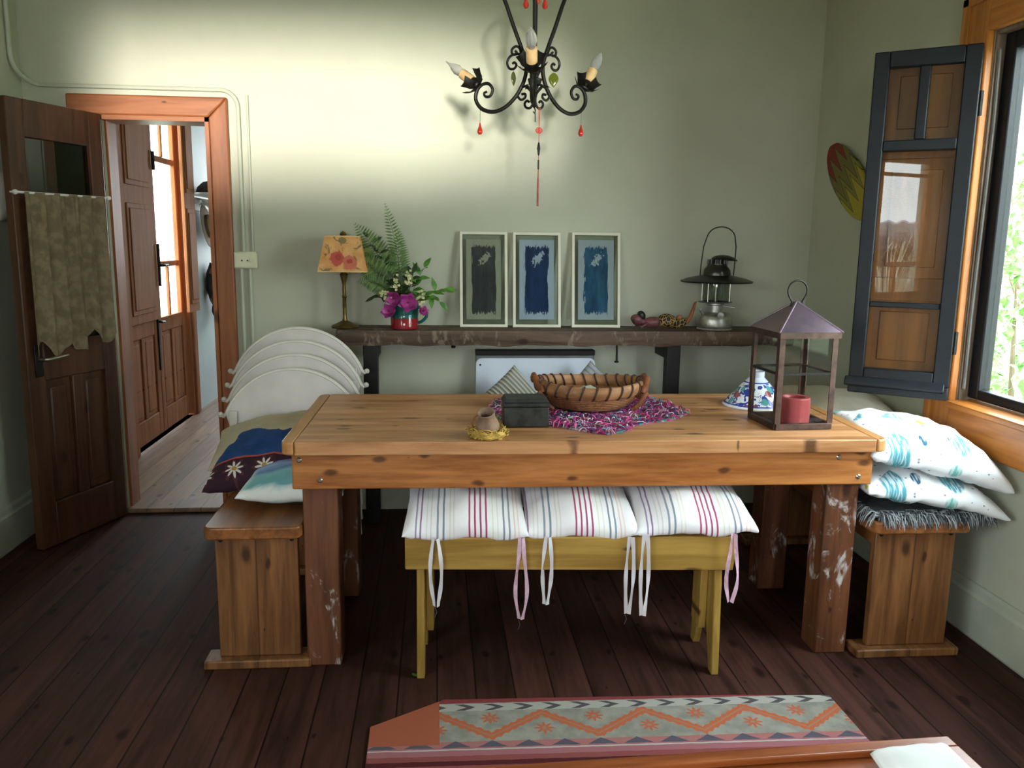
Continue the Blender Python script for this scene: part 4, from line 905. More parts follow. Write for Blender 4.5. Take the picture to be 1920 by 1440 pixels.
for s in (-1, 1):
    b = MB(); pts = []
    for k in range(13):
        q = -1.2 + 2.4 * k / 12; pts.append((s * (.172 + .030 * cos(q * 1.2)), .095 * sin(q), .062 + .045 * cos(q * 1.25) + .006 * sin(k * 2)))
    b.tube(pts, [.012 + .003 * sin(k * 1.7) for k in range(13)], 9); b.tube([(p[0] - s * .014, p[1] * .9, p[2] - .018) for p in pts], .008, 8)
    b.tube([(s * .19, -.09, .07), (s * .165, -.10, .03), (s * .14, -.09, .008)], .010, 8)
    b.build('vine_handle', m_hand, bk, angle=70)
o = MB().prism([(-.045, .0), (-.012, .022), (.0, .020), (.018, .024), (.048, .0), (.04, 0), (.012, .012), (-.01, .010), (-.036, 0)], XZ, -.03, .03).build('folded_card', plain('white_card', 'c9c9c6', .6, var=.1), bevel=.001)
place(o, (.545, 2.90, TZ + .060), (0, 0, radians(8))); tag(o, 'folded white card lying in the cane basket', 'card')
MBs = MB().pillow(.19, .15, .055, 14, .1, .2, .004, 9); o = MBs.build('cloth_bundle', plain('dark_cloth', '3a2a24', .9), angle=80); place(o, (.545, 2.905, TZ + .045)); tag(o, 'dark cloth bundle filling the bottom of the basket', 'cloth')
# metal box
m_tin = plain('blackened_tin', '2f302d', .5, .5, .4, 30, .1, 80)
bx = thing('metal_box', 'dark blackened tin box with a lid beside the clay nest', 'box', (.2915, 2.665, TZ + .0005), (0, 0, radians(-1)))
MB().box(-.074, .074, -.055, .055, 0, .066).build('box_body', m_tin, bx, bevel=.003)
MB().box(-.076, .076, -.057, .057, .0685, .080).box(-.070, .070, -.052, .052, .066, .0685).prism([(-.074, .0801), (.074, .0801), (.066, .092), (-.066, .092)], XZ, -.050, .055).build('lid', m_tin, bx, bevel=.004)
MB().lathe([(.003, 0), (.003, .002), (0, .003)], 8, M=Matrix.Translation((0, -.057, .0745)) @ Matrix.Rotation(pi / 2, 4, 'X')).build('rivet', m_iron, bx)
# clay nest pot on raffia ring
rf = thing('raffia_nest', 'ring of yellow raffia on the table under the clay pot', 'nest', (.158, 2.492, TZ))
m_raf = plain('yellow_raffia', 'c4a04c', .8, var=.3, scale=60); b = MB()
for i in range(150):
    a = random.uniform(0, 2 * pi); r = .044 + random.gauss(0, .009); z = random.uniform(.004, .028); ln = random.uniform(.5, 1.3)
    pts = [((r + random.gauss(0, .004)) * cos(a + ln * q / 5), (r + random.gauss(0, .004)) * sin(a + ln * q / 5), max(.002, z + random.gauss(0, .004))) for q in range(6)]
    b.tube(pts, .0016, 4)
o = b.build('raffia_strands', m_raf, rf, angle=80); o['kind'] = 'stuff'
MB().lathe([(0, .001), (.048, .001), (.054, .01), (.046, .02), (.03, .014), (0, .012)], 24).build('raffia_pad', m_raf, rf)
cp = thing('clay_pot', 'rough little clay pot with a chipped open mouth sitting on raffia', 'pot', (.160, 2.492, TZ + .0205))
m_clay = plain('rough_clay', '8a6e5a', .9, 0, .25, 18, .5, 70)
M = Matrix.Rotation(radians(26), 4, 'X') @ Matrix.Rotation(radians(-8), 4, 'Y'); b = MB()
b.lathe([(0, 0), (.030, .0), (.037, .012), (.036, .026), (.029, .040), (.024, .050), (.025, .062), (.029, .070), (.024, .072), (.019, .062), (.018, .05), (.024, .038), (.028, .024), (.02, .008), (0, .006)], 24, M=M)
b.v = [tuple(Vector(p) + Vector((mnoise.noise(Vector(p) * 60), mnoise.noise(Vector(p) * 60 + Vector((5, 0, 0))), mnoise.noise(Vector(p) * 45 + Vector((0, 7, 0))))) * .0035) for p in b.v]
b.build('pot_body', m_clay, cp, sub=1); MB().tube([(-.030, -.008, .052), (-.046, -.008, .040), (-.052, -.006, .022), (-.044, -.004, .006)], .0016, 6).build('twig_handle', m_hand, cp)
# metal candle lantern with candle
m_rust = plain('rusted_brown_iron', '4a362e', .5, .6, .35, 30, .15, 90); m_roof = plain('brown_lantern_roof', '867480', .30, .9, .15, 12)
ln_ = thing('candle_lantern', 'square rusty metal candle lantern with a pyramid roof on the table', 'lantern', (1.188, 2.648, TZ + .0005), (0, 0, radians(4)))
h = .097; b = MB().box(-h, h, -h, h, .0, .004)
for s in (-1, 1): b.box(-h, h, s * h - .006, s * h + .006, 0, .020).box(s * h - .006, s * h + .006, -h, h, 0, .020)
b.build('base', m_rust, ln_, bevel=.0015)
for sx in (-1, 1):
    for sy in (-1, 1):
        b = MB().prism([(0, 0), (-sx * .019, 0), (-sx * .019, -sy * .004), (-sx * .004, -sy * .004), (-sx * .004, -sy * .019), (0, -sy * .019)], lambda p, q, z, sx=sx, sy=sy: (sx * (h + .004) + p, sy * (h + .004) + q, z), .02, .318)
        b.build('post', m_rust, ln_)
b = MB()
for s in (-1, 1):
    b.box(-h, h, s * h - .003, s * h + .003, .180, .188).box(s * h - .003, s * h + .003, -h, h, .180, .188)
b.build('mid_rail', m_iron, ln_)
b = MB()
for s in (-1, 1): b.box(-h - .008, h + .008, s * h - .007 + s * .004, s * h + .007 + s * .004, .300, .320).box(s * h - .007 + s * .004, s * h + .007 + s * .004, -h - .008, h + .008, .300, .320)
b.build('top_rail', m_rust, ln_)
H_ = .110; vs = [(-H_, -H_, .320), (H_, -H_, .320), (H_, H_, .320), (-H_, H_, .320), (0, 0, .414)]
MB().add(vs, [(3, 2, 1, 0), (0, 1, 4), (1, 2, 4), (2, 3, 4), (3, 0, 4)]).tube([vs[0], vs[4]], .003, 6).tube([vs[1], vs[4]], .003, 6).tube([vs[2], vs[4]], .003, 6).tube([vs[3], vs[4]], .003, 6).build('roof', m_roof, ln_)
rg = [(.022 * -1, 0, .388), (-.018, 0, .410)] + [(.034 * cos(a), 0, .446 + .034 * sin(a)) for a in [radians(215 - 250 * k / 18) for k in range(19)]] + [(.018, 0, .410), (.022, 0, .388)]
MB().tube(rg, .003, 8).build('ring_handle', m_iron, ln_)
for s in (-1, 1):
    MB().box(-h + .012, h - .012, s * (h - .009), s * (h - .009) + .002, .021, .299).build('glass_pane', m_lglass, ln_)
    MB().box(s * (h - .009), s * (h - .009) + .002, -h + .012, h - .012, .021, .299).build('glass_pane', m_lglass, ln_)
cn = thing('pillar_candle', 'thick red pillar candle burnt hollow inside the rusty lantern', 'candle', (1.195, 2.632, TZ + .005))
MB().lathe([(0, 0), (.050, 0), (.053, .004), (.053, .086), (.050, .090), (.036, .090), (.030, .083), (.027, .060), (0, .058)], 40).build('wax', plain('red_wax', 'a8434a', .45, var=.08), cn)
MB().tube([(0, 0, .058), (.001, 0, .066), (.003, 0, .071)], .0012, 5).build('wick', m_iron, cn)
# painted ceramic cone
t = NT('blue_painted_ceramic'); v = t.voronoi(t.obj((30, 30, 24), (.2, .5, .1)), 1.0); n = t.noise(t.obj((34, 34, 26)), 1.0, 2, .5, 1.6); rn = t.xyz(v.outputs['Color'])[0]; zz = t.xyz()[2]
c_ = C('e3e3ea'); c_ = t.mix(t.step(n, .50, .53), c_, C('2f3f96')); c_ = t.mix(t.math('MULTIPLY', t.math('SUBTRACT', 1.0, t.step(v.outputs['Distance'], .36, .40)), t.step(rn, .6, .62)), c_, C('8a3f4a')); c_ = t.mix(t.math('MULTIPLY', t.math('SUBTRACT', 1.0, t.step(v.outputs['Distance'], .38, .42)), t.step(t.math('SUBTRACT', 1.0, rn), .65, .67)), c_, C('4f9a9c'))
c_ = t.mix(t.math('GREATER_THAN', zz, .088), c_, C('c9cde0')); c_ = t.mix(t.math('LESS_THAN', zz, .010), c_, C('e3e3ea')); c_ = t.mix(t.math('COMPARE', zz, .013, .0022), c_, C('3a4aa0')); c_ = t.mix(t.math('COMPARE', zz, .090, .002), c_, C('3a4aa0'))
m_cer = t.done(c_, .15, 0, .5)
o = MB().lathe([(.120, 0), (.122, .004), (.117, .010), (.085, .045), (.050, .085), (.034, .100), (.027, .108), (.027, .128), (.030, .131), (.023, .131), (.022, .108), (.046, .082), (.112, .008), (.114, 0)], 56, closed=True).build('ceramic_cone', m_cer)
place(o, (1.192, 2.955, TZ)); tag(o, 'white ceramic cone lid painted with blue leaves behind the lantern', 'lid')

# ------------------------------------------------------------------ wrought iron chandelier
CX, CY = .327, 2.85
zc = lambda zy: 1.804 + (669 - zy) * .000485
rc = lambda zx: (zx - 752) * .00059
def arm_pts(pts, az, dz=0):
    a = radians(az); return [(rc(x) * cos(a), rc(x) * sin(a), zc(y) - 1.8 + dz) for x, y in pts]
def smooth(pts, k=3):
    P_ = [Vector((*p, 0)) if len(p) == 2 else Vector(p) for p in pts]; out = []
    for i in range(len(P_) - 1):
        p0 = P_[max(0, i - 1)]; p1 = P_[i]; p2 = P_[i + 1]; p3 = P_[min(len(P_) - 1, i + 2)]
        for j in range(k):
            t = j / k; out.append(.5 * ((2 * p1) + (p2 - p0) * t + (2 * p0 - 5 * p1 + 4 * p2 - p3) * t * t + (3 * p1 - p0 - 3 * p2 + p3) * t ** 3))
    out.append(P_[-1]); return out
s2 = lambda pts: [(p.x, p.y) for p in smooth(pts, 4)]
chd = thing('chandelier', 'black wrought iron three armed chandelier hanging above the table', 'chandelier', (CX, CY, 1.8))
MAIN = s2([(757, -330), (790, -285), (880, -230), (945, -150), (955, -60), (930, 20), (885, 160), (840, 290), (808, 400), (812, 490), (850, 585), (905, 655), (960, 693), (1020, 705), (1085, 680), (1122, 622), (1117, 560), (1085, 520), (1042, 515), (1015, 555), (1030, 598), (1060, 600), (1070, 577), (1052, 568)])
SCR = [s2([(838, 345), (848, 300), (872, 284), (896, 302), (894, 330), (876, 338), (867, 324), (876, 314)]), s2([(815, 352), (860, 334), (905, 345), (925, 385), (910, 425), (880, 428), (867, 405), (880, 388), (892, 396)]),
       s2([(795, 545), (840, 560), (857, 605), (836, 636), (810, 624), (810, 600), (832, 600)]), s2([(800, 555), (766, 600), (758, 650), (775, 692), (802, 690), (813, 664), (798, 645), (784, 656)]), s2([(800, 430), (775, 470), (760, 520)])]
TILT = {30: 30, 150: 55, 261: 52}
m_sleeve = plain('candle_sleeve', 'c9a878', .6, var=.12, scale=40); m_bulb = NT('bulb_glass'); m_bulb.bsdf.inputs['Transmission Weight'].default_value = .75; m_bulb.bsdf.inputs['IOR'].default_value = 1.15
m_bulb = m_bulb.done(m_bulb.mix(m_bulb.noise(m_bulb.obj(), 30, 2), C('b9b9b8'), C('d6d6d4')), .18)
for az in (30, 150, 261):
    b = MB(); mp = arm_pts(MAIN, az); b.tube(mp, [.0068 if i < len(mp) - 28 else .006 - .002 * (i - len(mp) + 28) / 28 for i in range(len(mp))], 8)
    arm = b.build('arm', m_iron, chd)
    b = MB()
    for s_ in SCR: b.tube(arm_pts(s_, az), .0042, 7)
    b.build('scroll', m_iron, arm)
    a = radians(az); out = Vector((cos(a), sin(a), 0)); c0 = Vector((rc(1112) * cos(a), rc(1112) * sin(a), zc(520) - 1.8))
    axis = (Vector((0, 0, 1)) * cos(radians(TILT[az])) + out * sin(radians(TILT[az]))).normalized()
    M = Matrix.Translation(c0) @ Vector((0, 0, 1)).rotation_difference(axis).to_matrix().to_4x4()
    b = MB(); b.lathe([(0, -.004), (.012, -.004), (.016, .004), (.018, .02), (.014, .028), (0, .028)], 16, M=M)
    for k in range(4):
        q = radians(45 + 90 * k); w = .017
        g = lambda u, v, q=q: M @ Vector(((.012 + .034 * v) * cos(q) - (u - .5) * 2 * w * (.7 + .5 * v) * sin(q), (.012 + .034 * v) * sin(q) + (u - .5) * 2 * w * (.7 + .5 * v) * cos(q), .004 + .024 * v * v + .006 * (2 * u - 1) ** 2 * (1 if v > .5 else 0) - .003))
        gt = lambda u, v, g=g: g(u, v) + axis * .0025
        b.grid(g, 6, 6); b.grid(gt, 6, 6)
        for e in (0, 1):
            b.add([g(e, k2 / 6) for k2 in range(7)] + [gt(e, k2 / 6) for k2 in range(7)], [(k2, k2 + 1, 8 + k2, 7 + k2) for k2 in range(6)])
        b.add([g(k2 / 6, 1) for k2 in range(7)] + [gt(k2 / 6, 1) for k2 in range(7)], [(k2, k2 + 1, 8 + k2, 7 + k2) for k2 in range(6)])
    b.build('candle_cup', m_iron, arm)
    MB().lathe([(0, .026), (.0175, .026), (.0175, .072), (.016, .075), (.011, .075), (0, .074)], 20, M=M).build('candle_sleeve', m_sleeve, arm)
    tip = [(0, .073), (.009, .074), (.014, .084), (.0178, .100), (.0165, .116), (.010, .132), (.004, .143), (0, .147)] if az != 150 else [(0, .073), (.009, .074), (.015, .084), (.0175, .098), (.013, .114), (.006, .127), (.003, .140), (.0018, .150), (0, .152)]
    MB().lathe(tip, 18, M=M).lathe([(.0095, .072), (.0095, .078), (.0075, .080)], 14, M=M).build('bulb', m_bulb, arm)
b = MB().tube([(0, 0, 1.2), (0, 0, zc(-330) - 1.8)], .006, 8).tube([(0, 0, zc(-330) - 1.8), (0, 0, zc(690) - 1.8)], .0055, 8)
b.lathe([(.0, .0), (.016, .004), (.018, .02), (.010, .03), (0, .032)], 14, c=(0, 0, zc(-320) - 1.82)).lathe([(0, 0), (.05, .0), (.05, .012), (.02, .04), (0, .042)], 20, M=Matrix.Translation((0, 0, 1.199)) @ Matrix.Rotation(pi, 4, 'X'))
b.lathe([(0, 0), (.008, .004), (.012, .02), (.02, .03), (.024, .045), (.012, .05), (.011, .09), (0, .09)], 14, c=(0, 0, zc(600) - 1.8))
for k in range(6):
    q = pi / 3 * k; b.leaf((.014 * cos(q), .014 * sin(q), zc(560) - 1.8), (cos(q), sin(q), .4), (0, 0, 1), .038, .024, .1, .4)
b.tube([(0, 0, zc(690) - 1.8), (.004, 0, zc(715) - 1.8), (.0, 0, zc(730) - 1.8), (-.004, 0, zc(718) - 1.8)], .0025, 6).tube([(.002, -.004, zc(705) - 1.8), (.003, -.004, zc(790) - 1.8)], .0018, 6)
b.build('stem', m_iron, chd)
def glassy(name, h, a=.9):
    t = NT(name); t.bsdf.inputs['Transmission Weight'].default_value = .55; t.bsdf.inputs['IOR'].default_value = 1.45
    return t.done(t.mix(t.noise(t.obj(), 30, 2), C(h), scl(C(h), 1.25)), .08)
m_red = glassy('red_glass', 'c23a2c'); m_grn = glassy('green_glass', '6f7a2a'); m_wire = plain('fine_wire', '6b6660', .4, .8)
def drop(label, r, az, ztop, zdrop, grp):
    a = radians(az); t = thing('glass_drop', label, 'pendant', (CX + r * cos(a), CY + r * sin(a), zdrop), group=grp)
    MB().lathe([(0, 0), (.005, .001), (.0085, .006), (.0095, .011), (.0075, .019), (.004, .028), (.002, .038), (0, .042)], 18).build('drop', m_red, t)
    MB().tube([(0, 0, .041), (0, 0, ztop - zdrop)], .0009, 5).build('wire', m_wire, t)
drop('red glass drop under the right arm of the chandelier', rc(1095), 30, zc(676), zc(852), 'red glass drops on the chandelier')
drop('red glass drop under the left arm of the chandelier', rc(1095), 150, zc(676), zc(856), 'red glass drops on the chandelier')
for az, w in ((30, 'right'), (150, 'left'), (270, 'front')):
    drop('red glass drop high inside the chandelier cage, the %s of its three' % ('middle one' if w == 'front' else w + ' one'), .036, az, zc(-235), zc(48), 'red glass drops on the chandelier')
b = MB().tube([(.036 * cos(2 * pi * i / 24), .036 * sin(2 * pi * i / 24), zc(-238) - 1.8) for i in range(24)], .003, 6, closed=True)
for k in range(3): b.tube([(0, 0, zc(-238) - 1.8), (.036 * cos(radians(30 + 120 * k)), .036 * sin(radians(30 + 120 * k)), zc(-238) - 1.8)], .0025, 5)
b.build('drop_ring', m_iron, chd)
def leafpend(label, az, spin):
    a = radians(az); r = rc(884); t = thing('glass_leaf', label, 'pendant', (CX + r * cos(a), CY + r * sin(a), zc(432)), (0, 0, radians(spin)), 'green glass leaves on the chandelier')
    b = MB()
    for s in (-1, 1): b.grid(lambda u, v, s=s: ((u - .5) * .034 * sin(pi * min(1, .06 + .94 * v) ** 0.85), s * .0022 * sin(pi * v) * (1 - (2 * u - 1) ** 2), -.008 - .047 * v), 8, 10)
    b.build('leaf', m_grn, t); MB().tube([(0, 0, .002), (0, 0, -.010)], .001, 5).build('wire', m_wire, t)
leafpend('green glass leaf hanging from the left scroll of the chandelier', 150, 55); leafpend('green glass leaf hanging from the right scroll of the chandelier', 30, -12)
tc_ = thing('tassel_charm', 'long red knotted charm with dark beads and tassel below the chandelier', 'charm', (CX + .016, CY - .006, zc(694)))
zr = lambda zy: zc(zy) - zc(694)
m_cord_r = plain('red_cord', 'b03a34', .8, var=.15); m_tas = plain('faded_red_tassel', 'a8605a', .9, var=.2, scale=80)
MB().tube([(-.002, 0, zr(694)), (0, 0, zr(830)), (0, 0, zr(1115))], .0011, 5).tube([(.002, 0, zr(694)), (0, 0, zr(830))], .0011, 5).build('cord', m_cord_r, tc_)
b = MB()
for k in range(6):
    a = pi / 3 * k; b.tube([(.006 * cos(a) + .0055 * cos(q), .001 * (k % 2), zr(845) + .005 * sin(a) + .0045 * sin(q)) for q in [2 * pi * j / 10 for j in range(10)]], .0014, 5, closed=True)
b.build('knot', m_cord_r, tc_)
MB().lathe([(0, zr(1018)), (.003, zr(1005)), (.0055, zr(965)), (.003, zr(930)), (0, zr(918))], 12).lathe([(0, zr(1107)), (.0028, zr(1105)), (.0028, zr(1042)), (0, zr(1040))], 10).build('bead', m_iron, tc_)
b = MB()
for k in range(16): b.tube([(.0008 * cos(k), .0008 * sin(k), zr(1112)), (.0028 * cos(k * 2.4), .0028 * sin(k * 2.4), zr(1200)), (.0028 * cos(k * 2.4 + .3), .0028 * sin(k * 2.4 + .3), zr(1330 + 12 * (k % 3)))], .0008, 4)
o = b.build('tassel', m_tas, tc_)

# painted wing plate on the right wall
t = NT('flame_painted_wood'); o = t.xyz(); a_ = t.math('ADD', t.math('MULTIPLY', t.math('SUBTRACT', 3.92, o[1]), .78), t.math('MULTIPLY', t.math('SUBTRACT', 1.81, o[2]), .62)); b_ = t.math('SUBTRACT', t.math('MULTIPLY', t.math('SUBTRACT', 3.92, o[1]), .62), t.math('MULTIPLY', t.math('SUBTRACT', 1.81, o[2]), .78))
saw = t.math('ABSOLUTE', t.math('SUBTRACT', t.math('FRACT', t.math('DIVIDE', b_, .062)), .5)); q = t.math('SUBTRACT', a_, t.math('MULTIPLY', saw, .30))
c_ = C('7c2119')
for th, h in ((.045, '6d6430'), (.19, '7c782e'), (.27, 'a3922a')): c_ = t.mix(t.math('GREATER_THAN', q, th), c_, C(h)); c_ = t.mix(t.math('COMPARE', q, th, .006), c_, C('1c170e'))
m_flame = t.done(c_, .5, 0, .3)
WO = [(3.845, 1.823), (3.90, 1.815), (3.923, 1.792), (3.925, 1.738), (3.868, 1.64), (3.745, 1.537), (3.641, 1.481), (3.566, 1.461), (3.50, 1.465), (3.47, 1.51), (3.49, 1.57), (3.542, 1.625), (3.607, 1.704), (3.70, 1.762), (3.77, 1.80)]
ws = [(p.x, p.y) for p in smooth(WO + [WO[0]], 3)][:-1]
o = MB().prism(ws, YZ, X1 - .026, X1 - .014).tube([(X1 - .014, 3.72, 1.66), (X1 - .0005, 3.72, 1.66)], .01, 8).build('painted_wing_plate', m_flame, bevel=.003)
tag(o, 'red and yellow flame painted wooden plate hung beside the window', 'wall plaque')

# ------------------------------------------------------------------ rug, low table in the foreground, oddments
t = NT('kilim_weave'); o = t.xyz(); x = o[0]; y = o[1]
wv = t.math('MULTIPLY', t.math('SUBTRACT', t.noise(t.obj((25, 60, 1)), 1.0, 2), .5), .006); y = t.math('ADD', y, wv)
y = t.math('ADD', y, t.math('MULTIPLY', x, .022))
def tri(v, per, off=0): return t.math('ABSOLUTE', t.math('SUBTRACT', t.math('FRACT', t.math('DIVIDE', t.math('ADD', v, off), per)), .5))
c_ = t.mix(t.step(t.noise(t.obj(), 20), .3, .7), C('77736a'), C('8b867b'))
def sel(m, h, h2=None): 
    global c_
    c_ = t.mix(m, c_, C(h))
z1 = t.math('ADD', 2.085, t.math('MULTIPLY', tri(x, .30), .22)); st = t.math('MULTIPLY', t.math('SUBTRACT', tri(x, .022), .25), .016)
sel(t.math('COMPARE', t.math('ADD', y, st), z1, .018), 'a4583a'); sel(t.math('COMPARE', y, z1, .003), '8b6a58')
for off, yc in ((.0, 2.118), (.15, 2.172)):
    dx = t.math('MULTIPLY', tri(x, .30, off + .15), .30); dy = t.math('SUBTRACT', y, yc); an = t.math('ARCTAN2', dy, dx); r_ = t.math('SQRT', t.math('ADD', t.math('MULTIPLY', dx, dx), t.math('MULTIPLY', dy, dy)))
    sel(t.math('LESS_THAN', r_, t.math('ADD', .021, t.math('MULTIPLY', t.math('COSINE', t.math('MULTIPLY', an, 8.0)), .008))), 'a05a40'); sel(t.math('LESS_THAN', r_, .006), '86705e')
chev = t.math('FRACT', t.math('ADD', t.math('DIVIDE', x, .085), t.math('MULTIPLY', t.math('ABSOLUTE', t.math('SUBTRACT', y, 2.230)), 24.0)))
sel(t.math('COMPARE', y, 2.230, .019), '9a958c'); sel(t.math('MULTIPLY', t.math('COMPARE', y, 2.230, .017), t.math('LESS_THAN', chev, .32)), '4c4648')
sel(t.math('GREATER_THAN', y, 2.252), '7a3638')
tz = t.math('ADD', 2.030, t.math('MULTIPLY', t.math('SUBTRACT', .5, tri(x, .10)), .07))
sel(t.math('LESS_THAN', y, 2.062), '95605c'); sel(t.math('LESS_THAN', y, t.math('ADD', tz, .0)), '4e4a54'); sel(t.math('LESS_THAN', y, 2.036), '8e5a5e'); sel(t.math('COMPARE', y, 2.027, .003), 'a59a94'); sel(t.math('LESS_THAN', y, 2.0), '7d4240'); sel(t.math('COMPARE', y, 1.968, .010), '4a1f22')
lft = t.math('LESS_THAN', x, .006); pl_ = t.math('GREATER_THAN', y, 2.05); sel(t.math('MULTIPLY', lft, pl_), '93503a')
t.bump(t.noise(t.obj((300, 120, 1)), 1.0, 2), .35, .003); m_kil = t.done(c_, .95, 0, .1)
RO = [(-.188, 2.150), (-.18, 1.15), (1.20, 1.12), (1.205, 1.80), (1.19, 2.0), (1.187, 2.222), (.9, 2.243), (.45, 2.262), (.02, 2.276)]
o = MB().prism(RO, XY, .0005, .008).build('kilim_rug', m_kil, bevel=.002); tag(o, 'faded orange and grey zigzag kilim rug on the floor before the table', 'rug')
lt = thing('coffee_table', 'low reddish wooden table at the bottom edge, a white cloth on it', 'table', (.42, 1.06, 0), (0, 0, radians(1.9)))
m_lt = wood('reddish_table_wood', '6e3216', '9c5428', 'X', None, .1, .35)
MB().box(-.70, .545, -.29, .262, .41, .437).build('tabletop', m_lt, lt, bevel=.004)
MB().box(-.70, .5445, .232, .262, .4375, .452).box(.515, .545, -.29, .231, .4375, .452).build('rim', m_lt, lt, bevel=.003)
for x in (-.66, .48):
    for y in (-.25, .20): MB().box(x, x + .05, y, y + .05, .008, .4095).build('leg', m_lt, lt, bevel=.003)
def nap(u, v):
    x = .78 + .155 * u; y = 1.295 - .30 * v; return (x - .01 * v * 3 * (1 - u), y + .015 * u, .444 + .022 * (mnoise.noise(Vector((u * 3, v * 4, 2))) * .5 + .6) * min(1, 8 * min(u, 1 - u, v + .08)) + .006)
b = MB().grid(nap, 24, 30); o = b.build('white_napkin', plain('white_napkin_cloth', 'd8d6d4', .9, var=.04), angle=80); sm = o.modifiers.new('thick', 'SOLIDIFY'); sm.thickness = .003
tag(o, 'crumpled white napkin on the low table at the bottom edge', 'napkin')
b = MB().leaf((0, 0, .002), (1, .2, .1), (0, 0, 1), .022, .016, .3, .1).leaf((0, 0, .002), (-.4, 1, .3), (0, 0, 1), .016, .012, .3, .1); o = b.build('fallen_leaf', m_lleaf, angle=80); place(o, (-.072, 2.425, .001)); tag(o, 'tiny green leaf scrap on the floor by the left bench leg', 'leaf')
o = MB().pillow(.14, .24, .09, 14, .12, 0, .006, 6).build('hanging_bag', plain('white_canvas', 'b8b2a8', .9, var=.08), angle=80); place(o, (X0 + .055, 3.725, 1.515), (radians(90), 0, radians(90))); tag(o, 'white cloth bag hanging on the left wall, cut by the picture edge', 'bag')

# ------------------------------------------------------------------ hats and bags in the hall
rk = thing('hat_rack', 'white painted hat shelf with a scalloped edge on the hall wall', 'rack', (X0, 6.93, 1.66))
MB().box(.001, .16, -.36, .45, 0, .02).build('shelf_board', m_white, rk, bevel=.004)
b = MB().box(.001, .018, -.36, .45, -.11, -.0005)
for k in range(5): b.tube([(.018, -.28 + .16 * k, -.06), (.07, -.28 + .16 * k, -.055), (.075, -.28 + .16 * k, -.035)], .007, 6)
b.build('peg_rail', m_white, rk)
hc = MB(); hc.grid(lambda u, v: (.015 + .12 * u, -.30 + .75 * v, -.012 - .10 * abs(sin(v * 12)) * u * u - .02 * u), 12, 60); o = hc.build('lace_edging', plain('white_lace', 'b5b5b0', .9), rk, angle=80)
def hat(name, label, mat, band, M, R=.165, r=.088, h=.10):
    t = thing(name, label, 'hat'); t.matrix_world = M
    MB().lathe([(R, .006), (R + .003, .002), (R, 0), (r + .01, -.004), (r, .004), (r - .004, h * .7), (r - .02, h), (0, h * .92), (0, h * .88), (r - .024, h - .006), (r - .009, h * .7), (r - .006, .008), (r + .012, .0)], 40, sy=.86).build('hat_body', mat, t)
    MB().lathe([(r + .003, .006), (r + .003, .03), (r - .001, .03), (r - .001, .006)], 40, sy=.86).build('hat_band', band, t)
m_tan = plain('tan_felt', '8d7a63', .95, var=.15); m_dk = plain('dark_felt', '2d2524', .95, var=.3, scale=30); m_brn = plain('brown_felt', '5c4a3a', .95, var=.15)
hat('felt_hat', 'tan felt hat hanging on the hall wall below the hat shelf', m_tan, m_brn, Matrix.Translation((X0 + .06, 6.84, 1.43)) @ Matrix.Rotation(radians(82), 4, 'Y') @ Matrix.Rotation(radians(10), 4, 'Z'))
hat('felt_hat', 'brown felt hat hanging behind the tan one in the hall', m_brn, m_dk, Matrix.Translation((X0 + .055, 7.20, 1.42)) @ Matrix.Rotation(radians(84), 4, 'Y'))
o = MB().lathe([(.115, 0), (.12, .01), (.11, .045), (.07, .085), (.02, .10), (0, .10)], 28, sy=1.5).build('flat_cap', m_dk); place(o, (X0 + .125, 6.82, 1.681)); tag(o, 'dark checked cap lying on the hat shelf in the hall', 'hat')
bg = thing('shoulder_bag', 'dark patterned shoulder bag hanging by long straps in the hall', 'bag', (X0 + .07, 6.98, .98))
t = NT('patterned_bag'); v = t.voronoi(t.obj((14, 14, 14)), 1.0); m_bag = t.done(t.ramp(t.xyz(v.outputs['Color'])[0], [(0, C('221c1e')), (.45, C('3a2628')), (.7, C('6a4a40')), (.85, C('2a2a34'))], 'CONSTANT'), .9)
b = MB().pillow(.26, .34, .13, 16, .12, 0, .012, 8); b.v = [(p[2], p[0], p[1]) for p in b.v]; b.build('bag_body', m_bag, bg, angle=80)
b = MB().pillow(.18, .20, .11, 14, .1, 0, .012, 3); b.v = [(p[2] + .01, p[0] + .05, p[1] - .20) for p in b.v]; b.build('lower_pouch', m_dk, bg, angle=80)
MB().ribbon([(.0, -.09, .13), (.02, -.07, .25), (.02, -.05, .36)], .022, [(0, 1, 0)] * 3, .003).ribbon([(.0, .09, .13), (.02, .07, .25), (.02, .05, .36)], .022, [(0, 1, 0)] * 3, .003).build('strap', plain('grey_webbing', '77767a', .9), bg)

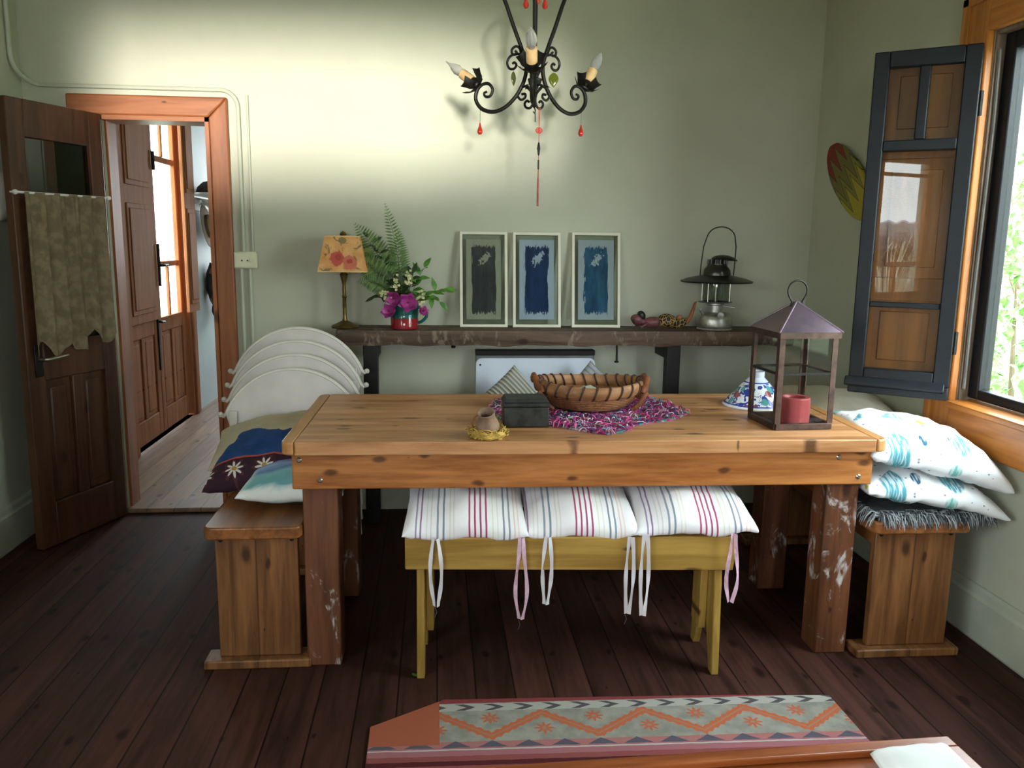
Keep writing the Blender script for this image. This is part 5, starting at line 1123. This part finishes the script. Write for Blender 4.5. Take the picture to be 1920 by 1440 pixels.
# ------------------------------------------------------------------ outdoors
m_ground = plain('pale_garden_ground', '8f9a78', .95, var=.25, scale=2)
b = MB().box(X0 - .9, X0 - .072, 4.9, 6.8, -.34, -.004); struct(b.build('bright_gap_step', plain('pale_stone', 'cfcac0', .8), bevel=.004))  # pale slab added so the gap under the hall doors looks bright
b = MB().box(X1 + .3, 24, -14, 24, -.5, -.35).box(-24, X0 - .3, -20, 24, -.5, -.35); struct(b.build('ground', m_ground, smooth=False))
m_gl = [leafmat('garden_leaf_a', '4f7a3a', '8fb36a'), leafmat('garden_leaf_b', '6a9a5a', 'a9cf8c')]
def shrub(label, c, R, n, name='garden_shrub', L=.10, mats=m_gl, trunk=None):
    t = thing(name, label, 'shrub', (c[0], c[1], -.35)); b = MB(); rnd = random.Random(int(c[0] * 100 + c[1] * 7))
    for i in range(n):
        u = Vector((rnd.gauss(0, 1), rnd.gauss(0, 1), rnd.gauss(0, 1))).normalized() * (.55 + .45 * rnd.random()); p = Vector((u.x * R[0], u.y * R[1], c[2] + .35 + u.z * R[2]))
        d = Vector((rnd.gauss(0, 1), rnd.gauss(0, 1), rnd.gauss(-.2, .7))); b.leaf(p, d, (0, 0, 1), L * rnd.uniform(.6, 1.2), L * .45, .2, .2, m=rnd.randint(0, 1), seg=2)
    b.build('leaves', mats, t, angle=80); b = MB()
    for k in range(6):
        a = k * 1.05; b.tube([(0, 0, 0), (R[0] * .3 * cos(a), R[1] * .3 * sin(a), c[2] * .6 + .3), (R[0] * .7 * cos(a), R[1] * .7 * sin(a), c[2] + .35 + R[2] * .4)], [.03, .02, .006], 6)
    b.build('stem', plain('bark', '6a5a48', .9), t)
shrub('leafy pale green shrub outside the window', (3.3, 4.35, .75), (.75, .8, 1.0), 2600)
shrub('taller leafy shrub further off outside the window', (5.2, 6.2, 1.0), (1.3, 1.2, 1.7), 3000, L=.15)
shrub('big dense tree added beside the window to shade it, mostly beyond its edge', (4.6, 1.6, 1.6), (1.3, 1.9, 1.7), 3500, name='added_shade_tree', L=.16)  # dense foliage added here to cut the daylight of the right window
# neighbour's shed and a bare bush seen only as a reflection in the casement panes
sd = thing('garden_shed', 'grey roofed shed mirrored in the casement panes', 'shed', (-7.3, -6.6, -.35), (0, 0, radians(47)))
MB().box(-.0, 2.4, -3, 3, 0, 1.45).build('shed_wall', plain('dark_shed_wood', '3c3634', .9), sd)
b = MB().grid(lambda u, v: (.5 - 2.6 * u if False else .4 - 0 + (-.5 + 2.2 * (1 - u)) * -1 + 1.7, -3.3 + 6.6 * v, 1.45 + .6 * u + .02 * sin(v * 200)), 2, 220); o = b.build('shed_roof', plain('corrugated_roof', 'c9c6da', .6), sd)
o.modifiers.new('thick', 'SOLIDIFY').thickness = .03
bb = thing('bare_bush', 'pale bare twigged bush mirrored in the casement panes', 'bush', (-4.0, -3.3, -.35)); b = MB(); rnd = random.Random(4)
for i in range(60):
    a = rnd.uniform(0, 2 * pi); r = rnd.uniform(.3, .9); h = rnd.uniform(1.2, 1.9); b.tube([(0, 0, 0), (r * .3 * cos(a), r * .3 * sin(a), h * .7), (r * .8 * cos(a), r * .8 * sin(a), h), (r * 1.2 * cos(a + .3), r * 1.2 * sin(a + .3), h * .8)], [.012, .008, .005, .003], 4)
b.build('twigs', plain('pale_twigs', 'd8ccb4', .9), bb)
